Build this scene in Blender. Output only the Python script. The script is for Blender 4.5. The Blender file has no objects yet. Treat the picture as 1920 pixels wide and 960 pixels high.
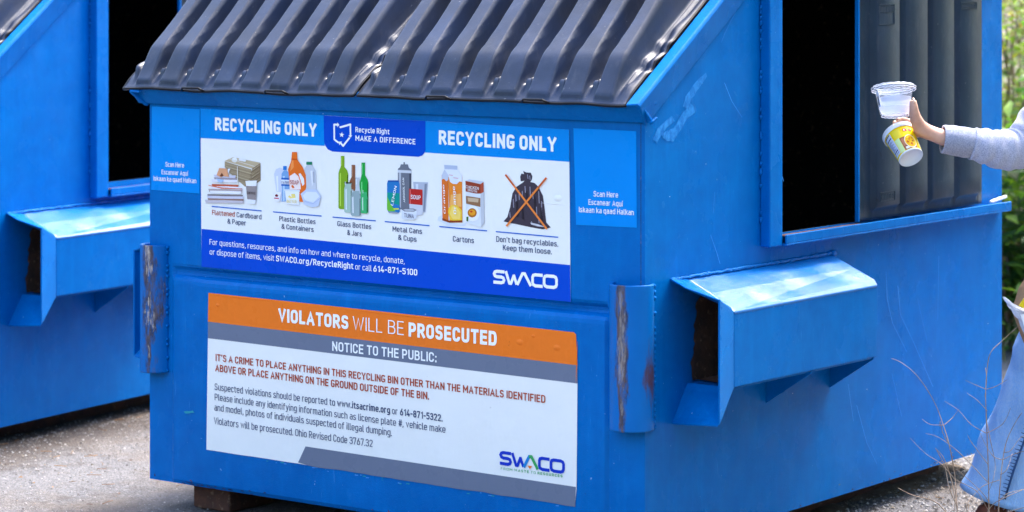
import bpy, bmesh, math, random
from mathutils import Vector, Matrix, noise as mnoise
random.seed(11)
R = math.radians
sc = bpy.context.scene
col = sc.collection

# ------------------------------------------------------------------ camera, world, sun, exposure
YAW = 2.2131; FPX = 4995.2; CY = -41.6
CAMP = Vector((3.9605, -5.884, 1.5376))
FW = Vector((math.cos(YAW), math.sin(YAW), 0)); RT = Vector((math.sin(YAW), -math.cos(YAW), 0)); UP = Vector((0, 0, 1))
cd = bpy.data.cameras.new('camera'); cam = bpy.data.objects.new('camera', cd); col.objects.link(cam)
cam.location = CAMP; cam.rotation_euler = (R(90), 0, YAW - R(90))
cd.sensor_width = 36; cd.lens = FPX / 1920 * 36; cd.clip_start = .1; cd.clip_end = 500
cd.shift_y = -(480 - CY) / 1920
cd.dof.use_dof = True; cd.dof.focus_distance = 7.55; cd.dof.aperture_fstop = 3.4
sc.camera = cam

SUN_EL = R(58); SUN_AZ = R(1)          # azimuth measured from +y towards +x
w = bpy.data.worlds.new("World"); sc.world = w; w.use_nodes = True
wn = w.node_tree; sky = wn.nodes.new('ShaderNodeTexSky'); sky.sky_type = 'NISHITA'; sky.sun_disc = False
sky.sun_elevation = SUN_EL; sky.sun_rotation = SUN_AZ; sky.dust_density = 4.5; sky.air_density = 1.0; sky.ozone_density = .6
wn.nodes['Background'].inputs[1].default_value = 0.15
wn.links.new(sky.outputs[0], wn.nodes['Background'].inputs[0])
sl = bpy.data.lights.new('sun', 'SUN'); sun = bpy.data.objects.new('sun', sl); col.objects.link(sun)
sl.energy = 1.4; sl.angle = R(26); sl.color = (1, .96, .90)
sd = Vector((math.sin(SUN_AZ) * math.cos(SUN_EL), math.cos(SUN_AZ) * math.cos(SUN_EL), math.sin(SUN_EL)))
sun.rotation_euler = sd.to_track_quat('Z', 'Y').to_euler(); sun.location = sd * 20
sc.view_settings.view_transform = 'Standard'; sc.view_settings.look = 'None'
sc.view_settings.exposure = 2.62; sc.view_settings.gamma = 1
sc.render.engine = 'CYCLES'

# measuring helpers: where a sight line meets a plane of the place
def ray(u, v): return FW + RT * ((u - 960) / FPX) - UP * ((v - CY) / FPX)
def onpl(u, v, ax, val):
    d = ray(u, v); return CAMP + d * ((val - CAMP[ax]) / d[ax])
def at(u, v, dep): return CAMP + ray(u, v) * dep

# ------------------------------------------------------------------ materials
def lin(c):
    return tuple(((x / 255) / 12.92 if x / 255 <= .04045 else ((x / 255 + .055) / 1.055) ** 2.4) for x in c)
class NT:
    def __init__(s, name):
        s.m = bpy.data.materials.new(name); s.m.use_nodes = True; s.t = s.m.node_tree
        s.b = s.t.nodes['Principled BSDF']; s.tc = s.t.nodes.new('ShaderNodeTexCoord').outputs['Object']
    def n(s, ty, **k):
        o = s.t.nodes.new(ty)
        for a, v in k.items(): setattr(o, a, v)
        return o
    def l(s, a, b): s.t.links.new(a, b)
    def noise(s, scale, detail=4, rough=.6, stretch=None, dist=0, off=(0, 0, 0)):
        mp = s.n('ShaderNodeMapping'); s.l(s.tc, mp.inputs[0]); mp.inputs[3].default_value = stretch or (1, 1, 1); mp.inputs[1].default_value = off
        o = s.n('ShaderNodeTexNoise'); o.inputs['Scale'].default_value = scale; o.inputs['Detail'].default_value = detail
        o.inputs['Roughness'].default_value = rough; o.inputs['Distortion'].default_value = dist
        s.l(mp.outputs[0], o.inputs[0]); return o.outputs[0]
    def voro(s, scale, feature='F1', out='Distance'):
        o = s.n('ShaderNodeTexVoronoi'); o.feature = feature; o.inputs['Scale'].default_value = scale; s.l(s.tc, o.inputs[0]); return o.outputs[out]
    def ramp(s, f, pts):
        o = s.n('ShaderNodeValToRGB'); e = o.color_ramp.elements
        while len(e) < len(pts): e.new(.5)
        for i, (p, c) in enumerate(pts):
            e[i].position = p; e[i].color = (c, c, c, 1) if isinstance(c, (int, float)) else (*c[:3], 1)
        s.l(f, o.inputs[0]); return o.outputs[0]
    def mix(s, f, a, b, mode='MIX'):
        o = s.n('ShaderNodeMix', data_type='RGBA', blend_type=mode)
        for i, v in ((0, f), (6, a), (7, b)):
            if isinstance(v, (int, float)): o.inputs[i].default_value = v
            elif isinstance(v, tuple): o.inputs[i].default_value = (*v[:3], 1)
            else: s.l(v, o.inputs[i])
        return o.outputs[2]
    def math(s, op, a, b=0.0, clamp=False):
        o = s.n('ShaderNodeMath', operation=op); o.use_clamp = clamp
        for i, v in ((0, a), (1, b)):
            if isinstance(v, (int, float)): o.inputs[i].default_value = v
            else: s.l(v, o.inputs[i])
        return o.outputs[0]
    def bump(s, h, strength=.3, dist=.002):
        o = s.n('ShaderNodeBump'); o.inputs['Strength'].default_value = strength; o.inputs['Distance'].default_value = dist
        s.l(h, o.inputs['Height']); s.l(o.outputs[0], s.b.inputs['Normal'])
    def set(s, col=None, rough=None, **k):
        if col is not None:
            if isinstance(col, tuple): s.b.inputs['Base Color'].default_value = (*col[:3], 1)
            else: s.l(col, s.b.inputs['Base Color'])
        if rough is not None:
            if isinstance(rough, (int, float)): s.b.inputs['Roughness'].default_value = rough
            else: s.l(rough, s.b.inputs['Roughness'])
        for a, v in k.items(): s.b.inputs[a.replace('_', ' ')].default_value = v
        return s.m
_plain = {}
def plain(c, rough=.45, name=None, lin_=False, **k):
    key = (tuple(c), rough, tuple(k.items()))
    if key not in _plain:
        t = NT(name or 'print_ink'); cc = c if lin_ else lin(c)
        nz = t.noise(9, 3); f = t.ramp(nz, [(.3, 0.0), (.75, 1.0)])
        t.set(t.mix(f, tuple(x * .95 for x in cc), tuple(min(1, x * 1.03) for x in cc)), rough, **({'Specular_IOR_Level': .2} | k))
        _plain[key] = t.m
    return _plain[key]

def blue_paint(name='blue_paint', spec=.08, r0=.20):
    t = NT(name)
    big = t.ramp(t.noise(1.3, 4), [(.3, 0.), (.7, 1.)])
    c = t.mix(big, (.0, .122, .42), (.0, .150, .50))
    mot = t.ramp(t.noise(14, 5, .7), [(.38, 0.), (.66, 1.)])
    c = t.mix(t.math('MULTIPLY', mot, .30), c, (.0, .07, .30))
    fade = t.ramp(t.noise(3.2, 6, .75, (1, 1, .5), off=(5, 2, 8)), [(.50, 0.), (.72, 1.)])
    c = t.mix(t.math('MULTIPLY', fade, .35), c, (.0, .18, .56))
    # rain streaks, fine scratches, chips
    st = t.ramp(t.noise(7, 5, .65, (6, 6, .55)), [(.52, 0.), (.75, 1.)])
    c = t.mix(t.math('MULTIPLY', st, .28), c, (.0, .20, .62))
    s1 = t.ramp(t.noise(30, 2, .5, (7, 7, .45), .4), [(.70, 0.), (.735, 1.)])
    s2 = t.ramp(t.noise(2.2, 3), [(.48, 0.), (.6, 1.)])
    c = t.mix(t.math('MULTIPLY', t.math('MULTIPLY', s1, s2), .45), c, (.10, .38, .80))
    ch = t.ramp(t.noise(75, 2, .5), [(.755, 0.), (.775, 1.)])
    c = t.mix(t.math('MULTIPLY', ch, .8), c, (.25, .45, .70))
    dk = t.ramp(t.noise(33, 4, .6, off=(7, 3, 1)), [(.70, 0.), (.76, 1.)])
    c = t.mix(t.math('MULTIPLY', dk, .35), c, (.02, .03, .08))
    t.set(c, t.ramp(t.noise(5, 4), [(.3, r0), (.75, r0 + .14)]), Specular_IOR_Level=spec)
    h = t.math('ADD', t.math('ADD', t.noise(260, 3), t.math('MULTIPLY', t.noise(7, 3), 3.0)), t.math('MULTIPLY', t.noise(2.4, 2), 16.0))
    t.bump(h, .26, .0035); return t.m
BLUE = blue_paint(); GLOSS = blue_paint('glossy_blue_paint', .9, .16)
def bumper_paint(x0, name, bare=1.0):
    t = NT(name)
    base = t.mix(t.ramp(t.noise(6, 4), [(.3, 0.), (.7, 1.)]), (.0, .118, .41), (.0, .145, .49))
    sp = t.n('ShaderNodeSeparateXYZ'); t.l(t.tc, sp.inputs[0])
    nz = t.noise(26, 6, .7, (1, 1, .25)); nz2 = t.noise(90, 4, .7, (1, 1, .18))
    dx = t.math('ABSOLUTE', t.math('SUBTRACT', sp.outputs[0], x0)); 
    dz = t.math('ABSOLUTE', t.math('SUBTRACT', sp.outputs[2], .535))
    d = t.math('ADD', t.math('MULTIPLY', dx, 22. if bare > .9 else 27.), t.math('MULTIPLY', dz, 1.7))
    d = t.math('ADD', d, t.math('MULTIPLY', t.math('SUBTRACT', nz, .5), 2.4))
    m1 = t.ramp(d, [(.42, 1.), (.66, 0.)])
    c = t.mix(t.math('MULTIPLY', t.math('MULTIPLY', m1, t.ramp(t.noise(60, 5, .75, (1, 1, .2), off=(9, 1, 1)), [(.36, .25), (.5, 1.)])), .9), base, t.mix(t.ramp(nz2, [(.4, 0.), (.6, 1.)]), (.02, .022, .035), (.12, .08, .06)))
    d2 = t.math('ADD', d, t.math('MULTIPLY', t.math('SUBTRACT', nz2, .5), 1.9))
    m2 = t.ramp(d2, [(.02, bare), (.26, 0.)])
    brk = t.ramp(t.noise(170, 4, .75, (1, 1, .12), off=(2, 7, 3)), [(.40, .12), (.56, 1.)])
    c = t.mix(t.math('MULTIPLY', m2, brk), c, (.52, .44, .38))
    # rust near the welded edge
    r = t.math('ABSOLUTE', t.math('SUBTRACT', sp.outputs[0], x0 + .055))
    r = t.math('ADD', t.math('MULTIPLY', r, 45.), t.math('MULTIPLY', t.math('ABSOLUTE', t.math('SUBTRACT', sp.outputs[2], .47)), 3.6))
    r = t.math('ADD', r, t.math('MULTIPLY', t.math('SUBTRACT', nz, .5), 1.6))
    c = t.mix(t.ramp(r, [(.10, .85 if bare < 1 else .0), (.36, 0.)]), c, (.085, .030, .018))
    t.set(c, .35, Specular_IOR_Level=.15); t.bump(t.noise(120, 4), .3, .002); return t.m
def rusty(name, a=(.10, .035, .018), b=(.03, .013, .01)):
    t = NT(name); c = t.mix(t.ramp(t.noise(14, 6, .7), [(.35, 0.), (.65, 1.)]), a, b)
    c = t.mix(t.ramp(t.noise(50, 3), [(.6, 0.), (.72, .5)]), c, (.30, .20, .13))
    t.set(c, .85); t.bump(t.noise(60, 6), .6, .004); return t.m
RUST = rusty('rust')
DARKRUST = rusty('old_rust', (.085, .038, .022), (.016, .009, .007))
GRIME_SHADE = rusty('grime_shade', (.004, .004, .005), (.002, .002, .003))  # soil taken near black, with the shade inside the bin in its colour
def black_plastic(name, a, b, rough, spec=.5):
    t = NT(name); c = t.mix(t.ramp(t.noise(5, 5, .65), [(.35, 0.), (.68, 1.)]), a, b)
    dust = t.ramp(t.noise(40, 5, .7, (1, 1, .3)), [(.56, 0.), (.8, 1.)])
    c = t.mix(t.math('MULTIPLY', dust, .22), c, (.14, .14, .15))
    sm = t.ramp(t.noise(16, 5, .75, off=(3, 1, 4)), [(.66, 0.), (.72, 1.)])
    c = t.mix(t.math('MULTIPLY', sm, .6), c, (.006, .006, .008))
    wt = t.ramp(t.noise(95, 2, .5), [(.74, 0.), (.77, 1.)])
    c = t.mix(t.math('MULTIPLY', wt, .5), c, (.3, .3, .3))
    t.set(c, t.ramp(t.noise(9, 4), [(.3, rough - .07), (.7, rough + .08)]), Specular_IOR_Level=spec)
    t.bump(t.math('ADD', t.noise(320, 3), t.math('MULTIPLY', t.noise(22, 4), 2.5)), .18, .002); return t.m
LIDM = black_plastic('lid_plastic', (.003, .011, .033), (.008, .023, .068), .44, .5)
DOORM = black_plastic('door_plastic', (.006, .019, .038), (.012, .032, .058), .42, .3)
EDGEM = plain((14, 15, 22), .35, 'lid_edge')
def vinyl(name, c, bumpy=.5, rough=.28):
    t = NT(name); nz = t.ramp(t.noise(4, 5), [(.3, 0.), (.72, 1.)])
    cc = t.mix(nz, tuple(x * .965 for x in c), c)
    dirt = t.ramp(t.noise(60, 3, .6), [(.73, 0.), (.78, 1.)])
    cc = t.mix(t.math('MULTIPLY', dirt, .4), cc, tuple(x * .5 for x in c))
    t.set(cc, t.ramp(t.noise(11, 3), [(.3, rough - .06), (.7, rough + .14)]), Specular_IOR_Level=.10)
    t.bump(t.math('ADD', t.noise(9, 3, .5), t.math('MULTIPLY', t.noise(35, 3, .5, (3, 1, .5)), .25)), bumpy, .006); return t.m
V_WHITE = vinyl('white_vinyl', (.86, .87, .86))
V_SKY = vinyl('light_blue_vinyl', (.0, .25, .76))
V_DEEP = vinyl('deep_blue_vinyl', (.0, .070, .58))
V_ORANGE = vinyl('orange_vinyl', (.90, .20, .022), .8)
V_GREY = vinyl('grey_vinyl', (.16, .19, .27))
V_INK = plain((46, 62, 104), .4, 'navy_ink'); V_RED = plain((176, 66, 30), .4, 'rust_red_ink'); V_LINE = plain((16, 100, 200), .4, 'blue_ink')
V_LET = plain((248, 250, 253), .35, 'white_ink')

# ------------------------------------------------------------------ mesh helpers
class MB:
    def __init__(s): s.v = []; s.f = []; s.mi = []; s.mats = []; s.sm = []
    def _m(s, m):
        if m not in s.mats: s.mats.append(m)
        return s.mats.index(m)
    def add(s, vs, fs, m, smooth=False):
        o = len(s.v); s.v += [tuple(p) for p in vs]; k = s._m(m)
        for f in fs: s.f.append(tuple(i + o for i in f)); s.mi.append(k); s.sm.append(smooth)
        return s
    def box(s, a, b, m):
        x0, y0, z0 = a; x1, y1, z1 = b
        return s.add([(x0, y0, z0), (x1, y0, z0), (x1, y1, z0), (x0, y1, z0), (x0, y0, z1), (x1, y0, z1), (x1, y1, z1), (x0, y1, z1)],
              [(0, 3, 2, 1), (4, 5, 6, 7), (0, 1, 5, 4), (1, 2, 6, 5), (2, 3, 7, 6), (3, 0, 4, 7)], m)
    def prism(s, pts, off, m):            # polygon of 3-D points pushed along off
        n = len(pts); off = Vector(off); a = [Vector(p) for p in pts]; b = [p + off for p in a]
        return s.add(a + b, [tuple(range(n))[::-1], tuple(range(n, 2 * n))] + [(i, (i + 1) % n, n + (i + 1) % n, n + i) for i in range(n)], m)
    def poly(s, pts, m): return s.add(pts, [tuple(range(len(pts)))], m)
    def tube(s, pts, rad, m, n=8, caps=True, smooth=True, flat=1.0):
        pts = [Vector(p) for p in pts]; vs = []; fs = []
        rad = rad if isinstance(rad, (list, tuple)) else [rad] * len(pts)
        t0 = (pts[1] - pts[0]).normalized(); ref = Vector((0, 0, 1)) if abs(t0.z) < .9 else Vector((1, 0, 0))
        u = t0.cross(ref).normalized()
        for i, p in enumerate(pts):
            t = (pts[min(i + 1, len(pts) - 1)] - pts[max(i - 1, 0)]).normalized()
            u = (u - t * u.dot(t)).normalized(); w_ = t.cross(u)
            for k in range(n):
                a = 2 * math.pi * k / n; vs.append(p + (u * math.cos(a) + w_ * (math.sin(a) * flat)) * rad[i])
        for i in range(len(pts) - 1):
            for k in range(n): fs.append((i * n + k, i * n + (k + 1) % n, (i + 1) * n + (k + 1) % n, (i + 1) * n + k))
        if caps: fs += [tuple(range(n))[::-1], tuple((len(pts) - 1) * n + k for k in range(n))]
        return s.add(vs, fs, m, smooth)
    def grid(s, rows, m, smooth=True, closed=False):
        nr, nc = len(rows), len(rows[0]); vs = [p for r in rows for p in r]; fs = []
        for i in range(nr - 1):
            for k in range(nc if closed else nc - 1): fs.append((i * nc + k, i * nc + (k + 1) % nc, (i + 1) * nc + (k + 1) % nc, (i + 1) * nc + k))
        return s.add(vs, fs, m, smooth)
    def build(s, name, parent=None, bevel=0, solid=0, label=None, sub=0, loc=None):
        me = bpy.data.meshes.new(name); me.from_pydata([tuple(p) for p in s.v], [], s.f)
        for m in s.mats: me.materials.append(m)
        me.polygons.foreach_set('material_index', s.mi); me.polygons.foreach_set('use_smooth', s.sm); me.update()
        o = bpy.data.objects.new(name, me); col.objects.link(o)
        if parent: o.parent = parent
        if loc: o.location = loc
        if solid:
            md = o.modifiers.new('thickness', 'SOLIDIFY'); md.thickness = solid; md.offset = -1
        if sub:
            md = o.modifiers.new('smooth', 'SUBSURF'); md.levels = md.render_levels = sub
        if bevel:
            md = o.modifiers.new('bevel', 'BEVEL'); md.width = bevel; md.segments = 2; md.limit_method = 'ANGLE'; md.angle_limit = R(35)
        if label: o['label'] = label
        return o
def empty(name, loc=(0, 0, 0), rz=0):
    o = bpy.data.objects.new(name, None); col.objects.link(o); o.location = loc; o.rotation_euler = (0, 0, rz); o.empty_display_size = .1; return o
def tag(o, label=None, cat=None, group=None, kind=None):
    for k, v in (('label', label), ('category', cat), ('group', group), ('kind', kind)):
        if v: o[k] = v
    return o
def fn(x, y=0, z=0, s=1): return mnoise.noise(Vector((x * s, y * s, z * s)))
def sst(a, b, x):
    t = min(1, max(0, (x - a) / (b - a))); return t * t * (3 - 2 * t)

# ------------------------------------------------------------------ the bin (local frame: front plane y=0, x from -1.83 to 0, z=0 at the underside)
W = 1.83; D = 2.10; GZ = -.082
SLO = math.atan(.668); CS, SN = math.cos(SLO), math.sin(SLO)
YT = 1.03; ZT = 1.15 + YT * .668
JX, SX = .033, .044
Y0, Y1 = onpl(1468, 300, 0, JX)[1], 1.955; ZS, ZO = onpl(1700, 407, 0, SX)[2], 1.585            # side opening
YR = onpl(1897, 388, 0, SX)[1]; ZB = onpl(1700, 426, 0, SX)[2]; YD = onpl(1610, 200, 0, .02)[1]
def slope_pt(x, s, n): return Vector((x, s * CS - n * SN, 1.15 + s * SN + n * CS))

def side_sheet(mb, x, t, m, holes=True):
    P = lambda pts: mb.prism([(x, a, b) for a, b in pts], (t, 0, 0), m)
    if not holes:
        return P([(0, 0), (D, 0), (D, ZT), (YT, ZT), (0, 1.15)])
    zz = 1.15 + Y0 * .668
    P([(0, 0), (Y0, 0), (Y0, zz), (0, 1.15)])
    P([(Y0, 0), (D, 0), (D, ZS), (Y0, ZS)])
    P([(Y1, ZS), (D, ZS), (D, ZO), (Y1, ZO)])
    P([(Y0, ZO), (D, ZO), (D, ZT), (YT, ZT), (Y0, zz)])

def make_lid(x0, x1, parent, seed, tornl, tornr):
    pitch = (x1 - x0 - .03) / 8.0; xs = []
    for k in range(8):
        c = x0 + .015 + pitch * (k + .5)
        for q in (-.5, -.455, -.43, -.405, -.38, -.355, -.33, -.305, -.28, -.25, -.22, -.19, -.16, -.1, 0, .1, .16, .19, .22, .25, .28, .305, .33, .355, .38, .405, .43, .455): xs.append((c + q * pitch, k, q))
    xs = [(x0, 0, -.6), (x0 + .012, 0, -.52)] + xs + [(x1 - .012, 7, .5), (x1, 7, .6)]
    ss = [0, .004, .008, .012, .016, .02, .026, .034, .04, .045, .05, .055, .06, .065, .07, .08, .09, .1, .11, .12, .13, .14, .15, .165, .18, .2, .22, .24, .255, .27, .285, .295, .305, .315, .325, .335, .345, .36, .38, .4, .43, .47, .52, .58, .66, .74, .82, .9, .98, 1.06, 1.15, 1.25]
    rows = []
    for s in ss:
        r = []
        for x, k, q in xs:
            H = .013 * sst(.006, .022, s) + .036 * sst(.015, .14, s) + .055 * sst(.04, .62, s) + (s * .03) - .03 * sst(.6, 1.2, s)
            tp = .275 - .085 * sst(.05, .30, s); prof = 1 - sst(tp, tp + .10, abs(q)) if abs(q) < .5 else 0
            if k == 7 and q > 0: prof = 1 - sst(.15, .27, q)
            if k == 0 and q < 0: prof = 1 - sst(.18, .30, -q)
            h = H * prof
            v = 1 - prof
            if abs(q) > .33 and x0 + .02 < x < x1 - .02:
                for sc_, wd, am in ((.070, .020, .026), (.335, .022, .034), (.70, .022, .034)):
                    e = (s - sc_) / wd
                    b = math.exp(-e * e * (.7 if e < 0 else .10)) * am
                    h += b * (1 if q < 0 else .25) * min(1, v * 1.4)
                h -= .026 * v * sst(.05, .10, s) * sst(0, .04, min(x - x0, x1 - x) - .012)
            if (k == 7 and q > .2) or (k == 0 and q < -.2 and tornl):
                for sc_ in (.155, .235):
                    if tornr: h -= .010 * math.exp(-((s - sc_) / .012) ** 2) * sst(.2, .34, abs(q))
                    if tornr: h += .005 * math.exp(-((s - sc_ - .03) / .012) ** 2) * sst(.15, .3, abs(q))
            h += .0012 * fn(x, s, seed, 9) + .0005 * fn(x, s, seed, 35)
            h += .003 * fn(x * .6, s * .8, seed, 4) * sst(0, .2, s)
            n = .084 + h + .004 * math.sin(math.pi * min(1, s / .95))
            sag = -.006 * math.exp(-((s) / .03) ** 2) * (1 + fn(x, seed, 0, 6))
            r.append(slope_pt(x, s - .020 + .003 * fn(x, seed, 3, 8) * sst(.03, 0, s), n + sag))
        rows.append(r)
    o = MB().grid(rows, LIDM).build('lid', parent, solid=.004, label='black ribbed plastic lid')
    # folded rim bead round the lid
    pts = [rows[i][-1] for i in range(len(ss) - 1, -1, -1)] + [rows[0][i] for i in range(len(xs) - 2, 0, -1)] + [rows[i][0] for i in range(len(ss))]
    bd = []
    for i, p in enumerate(pts):
        q = Vector(p); q.z -= .004
        bd.append(q)
    MB().tube(bd, .0042, EDGEM, 6).build('rim', o)
    m = MB()
    for k in range(8):            # small dark foot bars closing each rib end, and raised lip over every third rib
        c = x0 + .015 + pitch * (k + .5)
        if k in (2, 5):
            pl_ = [slope_pt(c - pitch * .40, -.026, .076), slope_pt(c - pitch * .30, -.028, .088), slope_pt(c + pitch * .28, -.028, .088), slope_pt(c + pitch * .42, -.026, .076)]
            m.tube(pl_, .0035, EDGEM, 6)
    m.build('edge_clip', o)
    return o

def make_bin():
    root = empty('recycling_bin')
    # shell: outer sheets
    fw = MB(); prof = [(0, 1.16), (0, .668), (.004, .660), (.020, .649), (.022, .641), (.018, .634), (0, .626), (-.007, .617), (-.009, .606), (-.009, .012), (-.003, 0)]
    n = len(prof); xs = [-W, -1.735, -1.725] + [-1.6 + .1 * i for i in range(15)] + [-.125, -.115, 0]
    rows = []
    for x in xs:
        edge = 1 - (sst(-1.735, -1.715, x) * (1 - sst(-.128, -.112, x)))
        rows.append([Vector((x, y * (1 - edge) + (.0006 * fn(x, z, 1, 5) if 0 < z < 1.1 else 0), z)) for y, z in prof])
    fw.grid(rows, BLUE, False); f_o = fw.build('front_wall', root, solid=.004)
    rwm = MB(); side_sheet(rwm, 0, -.005, BLUE); rwm.build('side_wall', root)
    lw = MB(); side_sheet(lw, -W, .005, BLUE, False); lw.build('side_wall', root)
    MB().box((-W + .005, D - .005, 0), (-.005, D, ZT), BLUE).build('rear_wall', root)
    MB().box((-W + .005, .003, 0.0015), (-.005, D - .005, .008), BLUE).build('floor_plate', root)
    MB().box((-W + .005, YT, ZT - .005), (-.005, D - .005, ZT), BLUE).build('top_plate', root)
    # inside shade painted near-black on a soiled lining
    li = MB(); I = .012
    li.add([(-W + I, .05, .014), (-I, .05, .014), (-I, D - I, .014), (-W + I, D - I, .014)], [(0, 1, 2, 3)], GRIME_SHADE)
    li.add([(-W + I, .05, .014), (-I, .05, .014), (-I, .05, 1.14), (-W + I, .05, 1.14)], [(0, 1, 2, 3)], GRIME_SHADE)
    li.add([(-W + I, D - I, .014), (-I, D - I, .014), (-I, D - I, ZT - .01), (-W + I, D - I, ZT - .01)], [(0, 1, 2, 3)], GRIME_SHADE)
    li.add([(-W + I, .05, .014), (-W + I, D - I, .014), (-W + I, D - I, ZT - .01), (-W + I, YT, ZT - .01), (-W + I, .05, 1.14)], [(0, 1, 2, 3, 4)], GRIME_SHADE)
    li.add([(-W + I, YT, ZT - .01), (-I, YT, ZT - .01), (-I, D - I, ZT - .01), (-W + I, D - I, ZT - .01)], [(0, 1, 2, 3)], GRIME_SHADE)
    li.add([(-W + I, .05, 1.14), (-I, .05, 1.14), (-I, YT, ZT - .01), (-W + I, YT, ZT - .01)], [(0, 1, 2, 3)], GRIME_SHADE)
    side_sheet(li, -I, -.002, GRIME_SHADE)
    li.build('shade_lining', root)
    # front lip (angled strip under the lids)
    XL, XR = -1.878, .034
    lip = MB(); a = [(-.012, 1.152), (-.052, 1.205), (-.044, 1.212), (.03, 1.212), (.03, 1.200), (-.040, 1.200), (-.004, 1.156)]
    sec = lambda x, dx: [(x + dx * (zz - 1.15) * 9 * 0, y, zz) for y, zz in a]
    A = [(XL + .012, a[0][0], a[0][1])] + [(XL, y, z) for y, z in a[1:6]] + [(XL + .012, a[6][0], a[6][1])]
    B_ = [(XR, a[0][0], a[0][1])] + [(XR - .014, y, z) for y, z in a[1:6]] + [(XR, a[6][0], a[6][1])]
    nn = len(A); lip.add(A + B_, [tuple(range(nn)), tuple(range(2 * nn - 1, nn - 1, -1))] + [(i, nn + i, nn + (i + 1) % nn, (i + 1) % nn) for i in range(nn)], BLUE)
    lo = lip.build('front_lip', root, bevel=.002)
    # sloping rims left and right
    for sx, X in ((1, 0), (-1, -W)):
        dn = 0 if sx == 1 else -.014; q = [(0, .0), (.012, .002), (.030, .078 + dn), (.024, .086 + dn), (-.014, .083 + dn), (-.014, .077 + dn), (.018, .079 + dn), (.004, .006)]
        s0, s1 = -.012, YT / CS + .0
        A = [slope_pt(X + sx * a_, s0 - .018 * (1 if n_ > .05 else 0), n_) for a_, n_ in q]; B2 = [slope_pt(X + sx * a_, s1, n_) for a_, n_ in q]
        k = len(q); mb = MB().add(A + B2, [tuple(range(k)), tuple(range(2 * k - 1, k - 1, -1))] + [(i, k + i, k + (i + 1) % k, (i + 1) % k) for i in range(k)], BLUE)
        r_ = mb.build('slope_rim', root, bevel=.003)
        if sx == 1:       # weld blob where rim meets lip
            wb = MB()
            for i in range(5): wb.tube([(XR - .004 + random.uniform(-.003, .003), -.02 + .004 * i, 1.153 + .002 * i), (XR + .006, -.018 + .004 * i, 1.158 + .002 * i)], [.005, .0035], BLUE, 6)
            wb.build('weld', r_)
    # pipe bumpers on the corners
    for cx, r, a0, a1, mat in ((-.042, .060, 178, 392, bumper_paint(-.037, 'scuffed_bumper_paint', .45)), (-1.802, .050, 150, 362, bumper_paint(-1.787, 'worn_bumper_paint', 1.0))):
        rows = []; z0, z1 = .333, .722
        for z in (z0, z0 + .004, z0 + .1, .45, .535, .62, z1 - .004, z1):
            rows.append([Vector((cx + (r + .0012 * fn(z, i, cx, 3)) * math.cos(R(a0 + (a1 - a0) * i / 26)), (r) * math.sin(R(a0 + (a1 - a0) * i / 26)), z + .006 * math.sin(R(a0 + (a1 - a0) * i / 26)) * 0)) for i in range(27)])
        b = MB().grid(rows, mat).build('pipe_bumper', root, solid=.007)
        b['label'] = 'half pipe bumper with paint scraped to bare metal' if cx < -1 else 'half pipe bumper with brown scuffs and rust along its edge'
        wl = MB(); zz = z0
        xe = cx + r * math.cos(R(a1)) if cx > -1 else cx + r
        while zz < z1:
            ye = -.004 if cx < -1 else r * math.sin(R(a1))
            wl.tube([(xe - .002, ye, zz), (xe + .003, ye - .002, zz + .010)], [.0035, .004 + .002 * random.random()], BLUE, 5); zz += .016 if random.random() < .7 else .04
        wl.build('weld', b)
    # fork pockets on both sides
    for sx, X in ((1, 0), (-1, -W)):
        P = lambda x, y, z: Vector((X + sx * x, y, z))
        pk = MB(); ya, yb = .205, .992
        t = .008
        pk.prism([P(.150, ya, .436), P(.150, yb, .430), P(.150, yb, .640), P(.150, ya, .640)], (-sx * t, 0, 0), BLUE)
        tp_ = MB(); tp_.prism([P(.0, ya, .7205), P(.0, yb, .7205), P(.075, yb, .6845), P(.138, yb, .6525), P(.1515, yb, .6405), P(.1515, ya, .6405), P(.138, ya, .6525), P(.075, ya, .6845)], (0, 0, -t), GLOSS)
        pk.prism([P(.0, ya, .436), P(.142, ya, .436), P(.142, yb, .430), P(.0, yb, .430)], (0, 0, -.006), BLUE)
        p_o = pk.build('fork_pocket', root, bevel=.004); tp_.build('pocket_top', p_o, bevel=.003)
        fl = MB(); yf = .100
        q1 = [P(.150, ya, .436), P(.150, ya, .642), P(.172, yf, .686), P(.172, yf, .352)]
        fl.prism(q1, (-sx * .006, 0, 0), BLUE)
        fl.prism([P(.0, ya, .720), P(.144, ya, .650), P(.166, yf, .686), P(.07, yf - .012, .712), P(.0, yf + .02, .728)], (0, 0, -.005), BLUE)
        fl.prism([P(.0, ya, .436), P(.144, ya, .436), P(.166, yf, .352), P(.0, yf + .03, .338)], (0, 0, -.006), BLUE)
        fl.build('flared_mouth', p_o, bevel=.002)
        # rusty inside faces of the sleeve, a ragged hole torn in the wall paint
        ins = MB()
        ins.add([P(.141, ya + .004, .438), P(.141, yb - .01, .438), P(.141, yb - .01, .634), P(.141, ya + .004, .634)], [(0, 1, 2, 3)], DARKRUST)
        ins.add([P(.003, ya + .05, .440), P(.139, ya + .02, .440), P(.139, yb - .01, .436), P(.003, yb - .01, .436)], [(0, 1, 2, 3)], RUST)
        ins.add([P(.003, ya - .04, .708), P(.139, ya, .640), P(.139, yb - .01, .640), P(.003, yb - .01, .704)], [(0, 1, 2, 3)], DARKRUST)
        rag = []
        for i in range(22):
            z = .700 - i * .26 / 21; rag.append(P(.0035, ya + .045 - .03 * (i / 21) + .016 * fn(i, 0, 3, .55) + .05 * math.exp(-((i) / 3.) ** 2), z))
        ins.poly(rag + [P(.0035, yb - .01, .440), P(.0035, yb - .01, .700)], DARKRUST)
        ins.build('rusty_sleeve', p_o)
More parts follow.
